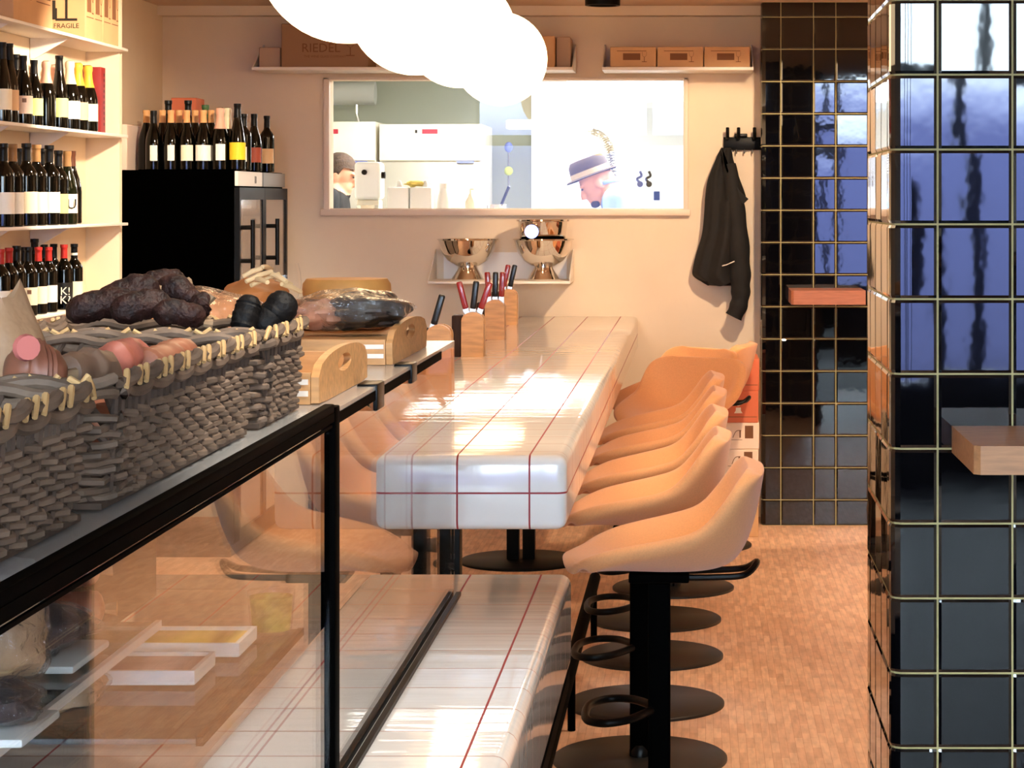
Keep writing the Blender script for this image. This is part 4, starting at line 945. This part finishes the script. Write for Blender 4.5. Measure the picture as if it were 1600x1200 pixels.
b = MB(); b.lathe([(0,-.0),(.045,.0),(.055,.10),(.06,.13),(.055,.13),(.04,.01),(0,.01)], 28, (.01,-.12,.0)); b.build('mixing_bowl', chrome, t)
for k, (px, l) in enumerate(((624, 'left of the two white containers on the kitchen counter'), (659, 'right one of the two white containers on the kitchen counter, yellow cloth on top'))):
    t = thing('white_container', l, 'container', kloc(px, 11.85), 0, 'white containers on the kitchen counter'); b = MB(); b.box((-.056,-.06,0), (.056,.06,.225), 0, .008); b.build('tub', plasticw, t)
    b = MB(); b.lathe([(.018,.225),(.014,.245),(.008,.26),(0,.262)], 16, (.0 if k == 0 else .02,0,0)); b.build('spout_lid', plasticw, t)
b = MB(); b.ball((0,0,.012), (.05,.035,.016), 24, 12, fn=lump(1,1,1,.5,3)); tag(b.build('yellow_cloth', pm('yellow_cloth', (240,216,110), .8), loc=Vector(kloc(648, 11.85))+Vector((0,0,.232))), 'folded yellow cloth on the right white container', 'cloth')
t = thing('milk_bottle', 'white plastic milk bottle on the kitchen counter', 'bottle', kloc(693, 11.85))
b = MB(); b.lathe([(0,0),(.036,0),(.039,.01),(.039,.11),(.034,.16),(.022,.205),(.019,.22)], 28); b.build('bottle', plasticw, t)
b = MB(); b.lathe([(.021,.218),(.021,.245),(0,.246)], 20); b.build('cap', plasticw, t)
t = thing('pump_bottle', 'small white pump bottle on the kitchen counter', 'bottle', kloc(735, 11.85))
b = MB(); b.lathe([(0,0),(.026,0),(.028,.01),(.027,.15),(.012,.175),(.008,.19)], 24); b.build('bottle', pm('cream_plastic'), t)
b = MB(); b.tube([(0,0,.18),(0,0,.215),(.018,-.01,.215)], .005, 8); b.build('pump', pm('cream_plastic'), t)
t = thing('utensil_pot', 'steel pot with a dark handled ladle at the kitchen window', 'pot', kloc(776, 11.9))
b = MB(); b.lathe([(0,0),(.05,0),(.052,.13),(.055,.135),(.05,.13),(.047,.01),(0,.01)], 28); b.build('pot', chrome, t)
b = MB(); b.tube([(-.02,-.02,.02),(.07,-.05,.23)], .008, 8); b.build('ladle', pm('dark_grey_plastic', (50,54,56), .4), t)
b = MB(); b.box((-.04,-.03,0), (.05,.03,.075), 0, .004); b.box((.0,-.031,.03), (.022,-.0295,.05), 1); tag(b.build('white_box', [plasticw, pm('pink_print', (230,150,150), .6)], loc=kloc(812, 11.9)), 'small white box with pink mark on the kitchen counter', 'box')
b = MB(); b.tube([(-.08,0,.1),(0,-.0,.106),(.08,0,.1)], .006, 8); b.tube([(-.08,0,.1),(-.085,0,0)], .005, 8); b.tube([(.08,0,.1),(.085,0,0)], .005, 8)
tag(b.build('metal_rack', greym, loc=kloc(842, 11.9)), 'dark grey arched metal rack on the kitchen counter', 'rack')
# right part of the kitchen: bright strip light, hood, hose, utensils
b = MB(); b.box((-.32,-.05,-.03), (.32,.05,.03), 0, .01)
tag(b.build('strip_light', pm('lit_strip', (255,255,255), .5, emit=((225,236,255), 5)), loc=(-.95, 14.9, 2.10)), 'bluish glowing strip light on the right kitchen wall', 'lamp')
b = MB(); b.prism([(-.9,-.5),(.9,-.5),(.9,.5),(-.9,.5)], 0, .30, 'xy'); hd = thing('extractor_hood', 'white extractor hood under the kitchen ceiling', 'hood', (.1, 14.2, 2.2)); b.build('hood', kitchenwhite, hd)
for x in (-.78, -.35):
    b = MB(); b.box((x-.09,-.503,.16), (x+.09,-.4995,.24)); b.build('vent_grille', pm('dark_grille', (70,66,58), .6), hd)
t = thing('spray_hose', 'coiled steel kitchen spray hose behind the person with the hat', 'hose', (W(948,0,14.6).x, 14.6, 1.44))
hp = smooth_path([W(925,205,14.6), W(940,212,14.6), W(951,228,14.6), W(955,250,14.6), W(957,275,14.6), W(958,330,14.6)], 60); o_ = Vector(t.location)
b = MB(); b.tube([p-o_ for p in hp], .022, 10); b.build('hose', greym, t)
b = MB(); cp = []
for i in range(59*5):
    p = hp[i//5].lerp(hp[i//5+1], (i % 5)/5); a = i*1.9; cp.append(p-o_+Vector((math.cos(a)*.028, math.sin(a)*.028, 0)))
b.tube(cp, .005, 5); b.build('coil', chrome, t)
sinkc = thing('sink_counter', 'white counter along the right kitchen wall', 'counter', (.4, 14.75, 0)); b = MB(); b.box((-1.4,-.33,0), (1.7,.34,1.40), 0, .005); b.build('body', kitchenwhite, sinkc)
ironm = pm('dark_iron', (60,46,34), .5)
for k, px in enumerate((1000, 1014)):
    p = W(px, 268, 15.06); b = MB(); b.tube(smooth_path([(0,0,0),(.01,-.01,-.03),(-.02,-.01,-.05),(.0,0,-.075)], 12), .008, 8); b.ball((0,-.005,-.085), (.02,.01,.02), 10, 8)
    tag(b.build('hanging_utensil', ironm, loc=p), ('left', 'right')[k]+' one of two dark utensils hanging on the white kitchen wall', 'utensil', 'dark utensils on the kitchen wall')
p = W(795, 230, 15.06)
t = thing('wall_brush', 'slim cleaning brush with blue head and yellow ball hanging on the kitchen wall', 'brush', p)
b = MB(); b.ball((0,-.015,0), (.028,.015,.035), 14, 10); b.build('head', pm('blue_grip'), t)
b = MB(); b.tube([(0,-.012,-.03),(0,-.012,-.28)], .006, 8); b.build('rod', greym, t)
b = MB(); b.ball((0,-.02,-.16), .03, 14, 10); b.build('ball', pm('yellow_green', (214,222,90), .6), t)
p = W(1026, 306, 15.06); b = MB(); b.box((-.02,-.012,-.03), (.02,-.001,.03), 0, .003); tag(b.build('wall_switch', blackm, loc=(p.x, 15.099, p.z)), 'small black switch on the right kitchen wall', 'switch')

# ================================================================== PEOPLE IN THE KITCHEN
skin = pm('skin', (222, 160, 128), .55); 
def person_mesh(torso, limbs, head_c, head_dir, hs=1.0):
    """one continuous body: torso, limbs and shaped head fused by a voxel remesh"""
    b = MB(); T = smooth_path([(x, z, rx, ) for x, z, rx, ry in torso], 22); RY = [lerp_table([(q[3],) for q in torso], k/21)[0] for k in range(22)]
    vs = []; n = 20
    for k in range(22):
        for q in range(n): vs.append((T[k].x+math.cos(2*PI*q/n)*T[k].z, math.sin(2*PI*q/n)*RY[k], T[k].y))
    b.add(vs, [[k*n+q, k*n+(q+1) % n, (k+1)*n+(q+1) % n, (k+1)*n+q] for k in range(21) for q in range(n)] + [list(range(n))[::-1], [21*n+q for q in range(n)]])
    for pts, rad_ in limbs:
        P_ = smooth_path(pts, 20); R_ = [lerp_table([(q,) for q in rad_], k/19)[0] for k in range(20)]
        b.tube(P_, R_, 14); b.ball(P_[0], R_[0], 12, 8); b.ball(P_[-1], R_[-1], 12, 8)
    f = Vector(head_dir).normalized(); up = Vector((0,0,1)); r = f.cross(up).normalized(); up = r.cross(f).normalized()
    M = Matrix.Translation(head_c) @ Matrix((( f.x, r.x, up.x, 0), (f.y, r.y, up.y, 0), (f.z, r.z, up.z, 0), (0,0,0,1))) @ Matrix.Scale(hs, 4)
    b.ball((-.008,0,.02), (.096,.076,.098), 28, 20, M=M)                      # skull
    b.ball((.028,0,-.055), (.062,.056,.062), 24, 16, M=M)                     # jaw
    b.ball((.083,0,-.100), (.018,.022,.016), 12, 10, M=M)                     # chin
    b.tube([(.086,0,.018),(.104,0,-.008),(.113,0,-.030),(.092,0,-.040)], [.009,.012,.015,.008], 10, M=M)   # nose
    b.ball((.085,0,-.060), (.014,.024,.007), 12, 8, M=M); b.ball((.084,0,-.074), (.014,.022,.008), 12, 8, M=M)   # lips
    for s in (-1, 1):
        b.ball((-.012,s*.078,-.012), (.022,.010,.034), 12, 10, M=M)           # ears
        b.ball((.078,s*.032,.030), (.018,.026,.008), 10, 8, M=M)              # brows
    me = b.mesh('body', skin); res = modmesh(me, [('REMESH', dict(mode='VOXEL', voxel_size=.0085)), ('SMOOTH', dict(factor=.5, iterations=2))])
    for p in res.polygons: p.use_smooth = True
    return res, M
def paint(me, mats, fn):
    me.materials.clear()
    for m in mats: me.materials.append(m)
    for p in me.polygons: p.material_index = fn(p.center)
def person(name_label, x, y, facing, lean, head_off, head_pitch, top_m, extra):
    """facing: +1 looks to +X, -1 to -X"""
    t = thing('person', name_label, 'person', (x, y, 0)); s = facing
    zr = extra['zr']; L_ = lambda q: lean*q*s
    torso = [(0,.90,.11,.15),(L_(.05),1.02,.115,.165),(L_(.3),1.22,.11,.15),(L_(.6),1.40+zr*.6,.125,.185),(L_(.85),1.53+zr,.10,.175),(L_(.95),1.585+zr,.07,.10),(L_(1)+.015*s,1.64+zr,.055,.058),(L_(1)+.05*s,1.70+zr,.05,.052)]
    limbs = []; hx = L_(.85); hd2 = (hx+.36*s, 1.20)
    for sd in (-1, 1):
        limbs.append(([(L_(.88),sd*.165,1.525+zr), (L_(.8)+.03*s,sd*.235,1.27+zr*.5), (L_(.8)+.20*s,sd*.22,1.215), (hx+.33*s,sd*.16,1.20)], [.072,.055,.045,.032]))
        limbs.append(([(hx+.33*s,sd*.16,1.20),(hx+.38*s,sd*.15,1.195),(hx+.42*s,sd*.145,1.185)], [.032,.038,.028]))
        for q in range(4): limbs.append(([(hx+.41*s,sd*(.118+.020*q),1.19),(hx+.455*s,sd*(.116+.021*q),1.18),(hx+.475*s,sd*(.117+.02*q),1.155)], [.010,.009,.0085]))
        limbs.append(([(hx+.37*s,sd*.125,1.195),(hx+.41*s,sd*.095,1.185),(hx+.435*s,sd*.09,1.17)], [.012,.0105,.0095]))
        limbs.append(([(0,sd*.09,.92),(.01*s,sd*.10,.50),(0,sd*.105,.09)], [.092,.062,.046])); limbs.append(([(-.03*s,sd*.105,.05),(.06*s,sd*.11,.045),(.15*s,sd*.12,.035)], [.045,.045,.034]))
    hc = Vector((lean*s+.03*s+head_off[0]*s, 0, head_off[1])); hd_ = Vector((math.cos(head_pitch)*s, extra.get('turn', 0), -math.sin(head_pitch)))
    me, M = person_mesh(torso, limbs, hc, hd_)
    nkz = extra['collar']
    paint(me, [skin, top_m, pm('dark_trousers', (40,42,50), .8)], lambda c: 2 if c.z < .94 else (0 if ((c-hc).length < .132 or c.z > nkz or abs(c.x-(hx+.42*s)) < .085 and c.z < 1.26) else 1))
    place('body', me, t); return t, M, hc
def eyes(t, M):
    b = MB()
    for s in (-1, 1): b.ball((.086,s*.031,.014), (.006,.011,.006), 10, 8, M=M)
    b.build('eyes', pm('dark_eye', (30,22,18), .3), t)
# --- dark jacket, left
p1 = W(531, 268, 13.25)
t, M, hc = person('person in a dark jacket looking down to the right at the left kitchen window', p1.x-.09, 13.25, 1, .05, (.01, 1.745), .32, pm('dark_jacket', (9,10,13), .8), dict(collar=1.70, zr=.085))
eyes(t, M); hairm = pm('brown_grey_hair', (74,56,44), .8, noise=(60,.4), bump=(120,.8,.004))
def hair_fn(u, v):
    a = 2*PI*u; th = v*1.75; d = Vector((math.sin(th)*math.cos(a), math.sin(th)*math.sin(a), math.cos(th))); front = max(0, d.x)
    k = 1.09+.03*mnoise.noise(d*6)+.05*max(0, d.z)
    z = d.z*.098*k+.022; x = d.x*.096*k-.012
    if front > .25 and z < .06: z = .06+.2*(z-.06)*(1-front); x = min(x, .085)
    return M @ Vector((x, d.y*.078*k, z))
b = MB(); b.grid(hair_fn, 40, 16, wrap=True); me = b.mesh('hair', hairm); me = modmesh(me, [('SOLIDIFY', dict(thickness=.014, offset=-1))]); place('hair', me, t)
# --- hat, right
p2 = W(930, 288, 12.95)
shirt = pm('pale_blue_shirt', (150,180,226), .8)
t, M, hc = person('person in a light shirt and brown hat bending over at the right kitchen window', p2.x+.33, 12.95, -1, .24, (.055, 1.695), .62, shirt, dict(collar=1.675, zr=.075))
eyes(t, M)
b = MB(); Mh = M @ Matrix.Translation((-.005,0,.055)) @ Matrix.Rotation(-.26, 4, 'Y')
b.lathe([(.134,-.008),(.139,-.004),(.128,.004),(.108,.002),(.104,.035),(.100,.075),(.085,.100),(.05,.104),(.02,.092),(0,.088)], 36, M=Mh @ Matrix.Diagonal((1.12,.95,1,1))); b.build('hat', pm('brown_felt', (66,52,38), .85, noise=(40,.15)), t)
b = MB(); b.lathe([(.1085,.004),(.1060,.034)], 36, M=Mh @ Matrix.Diagonal((1.12,.95,1,1))); b.build('hat_band', pm('tan_band', (176,156,126), .7), t)
b = MB(); b.ball((.066,0,-.094), (.034,.046,.026), 18, 12, M=M); b.build('beard', pm('dark_beard', (70,58,52), .8), t)
b = MB(); b.tube([Vector((-.262,.0,1.70))+Vector((.068*math.cos(a)*1.05, .068*math.sin(a), .018*math.cos(a))) for a in [2*PI*k/24 for k in range(24)]], .012, 8, closed=True); b.build('collar', shirt, t)
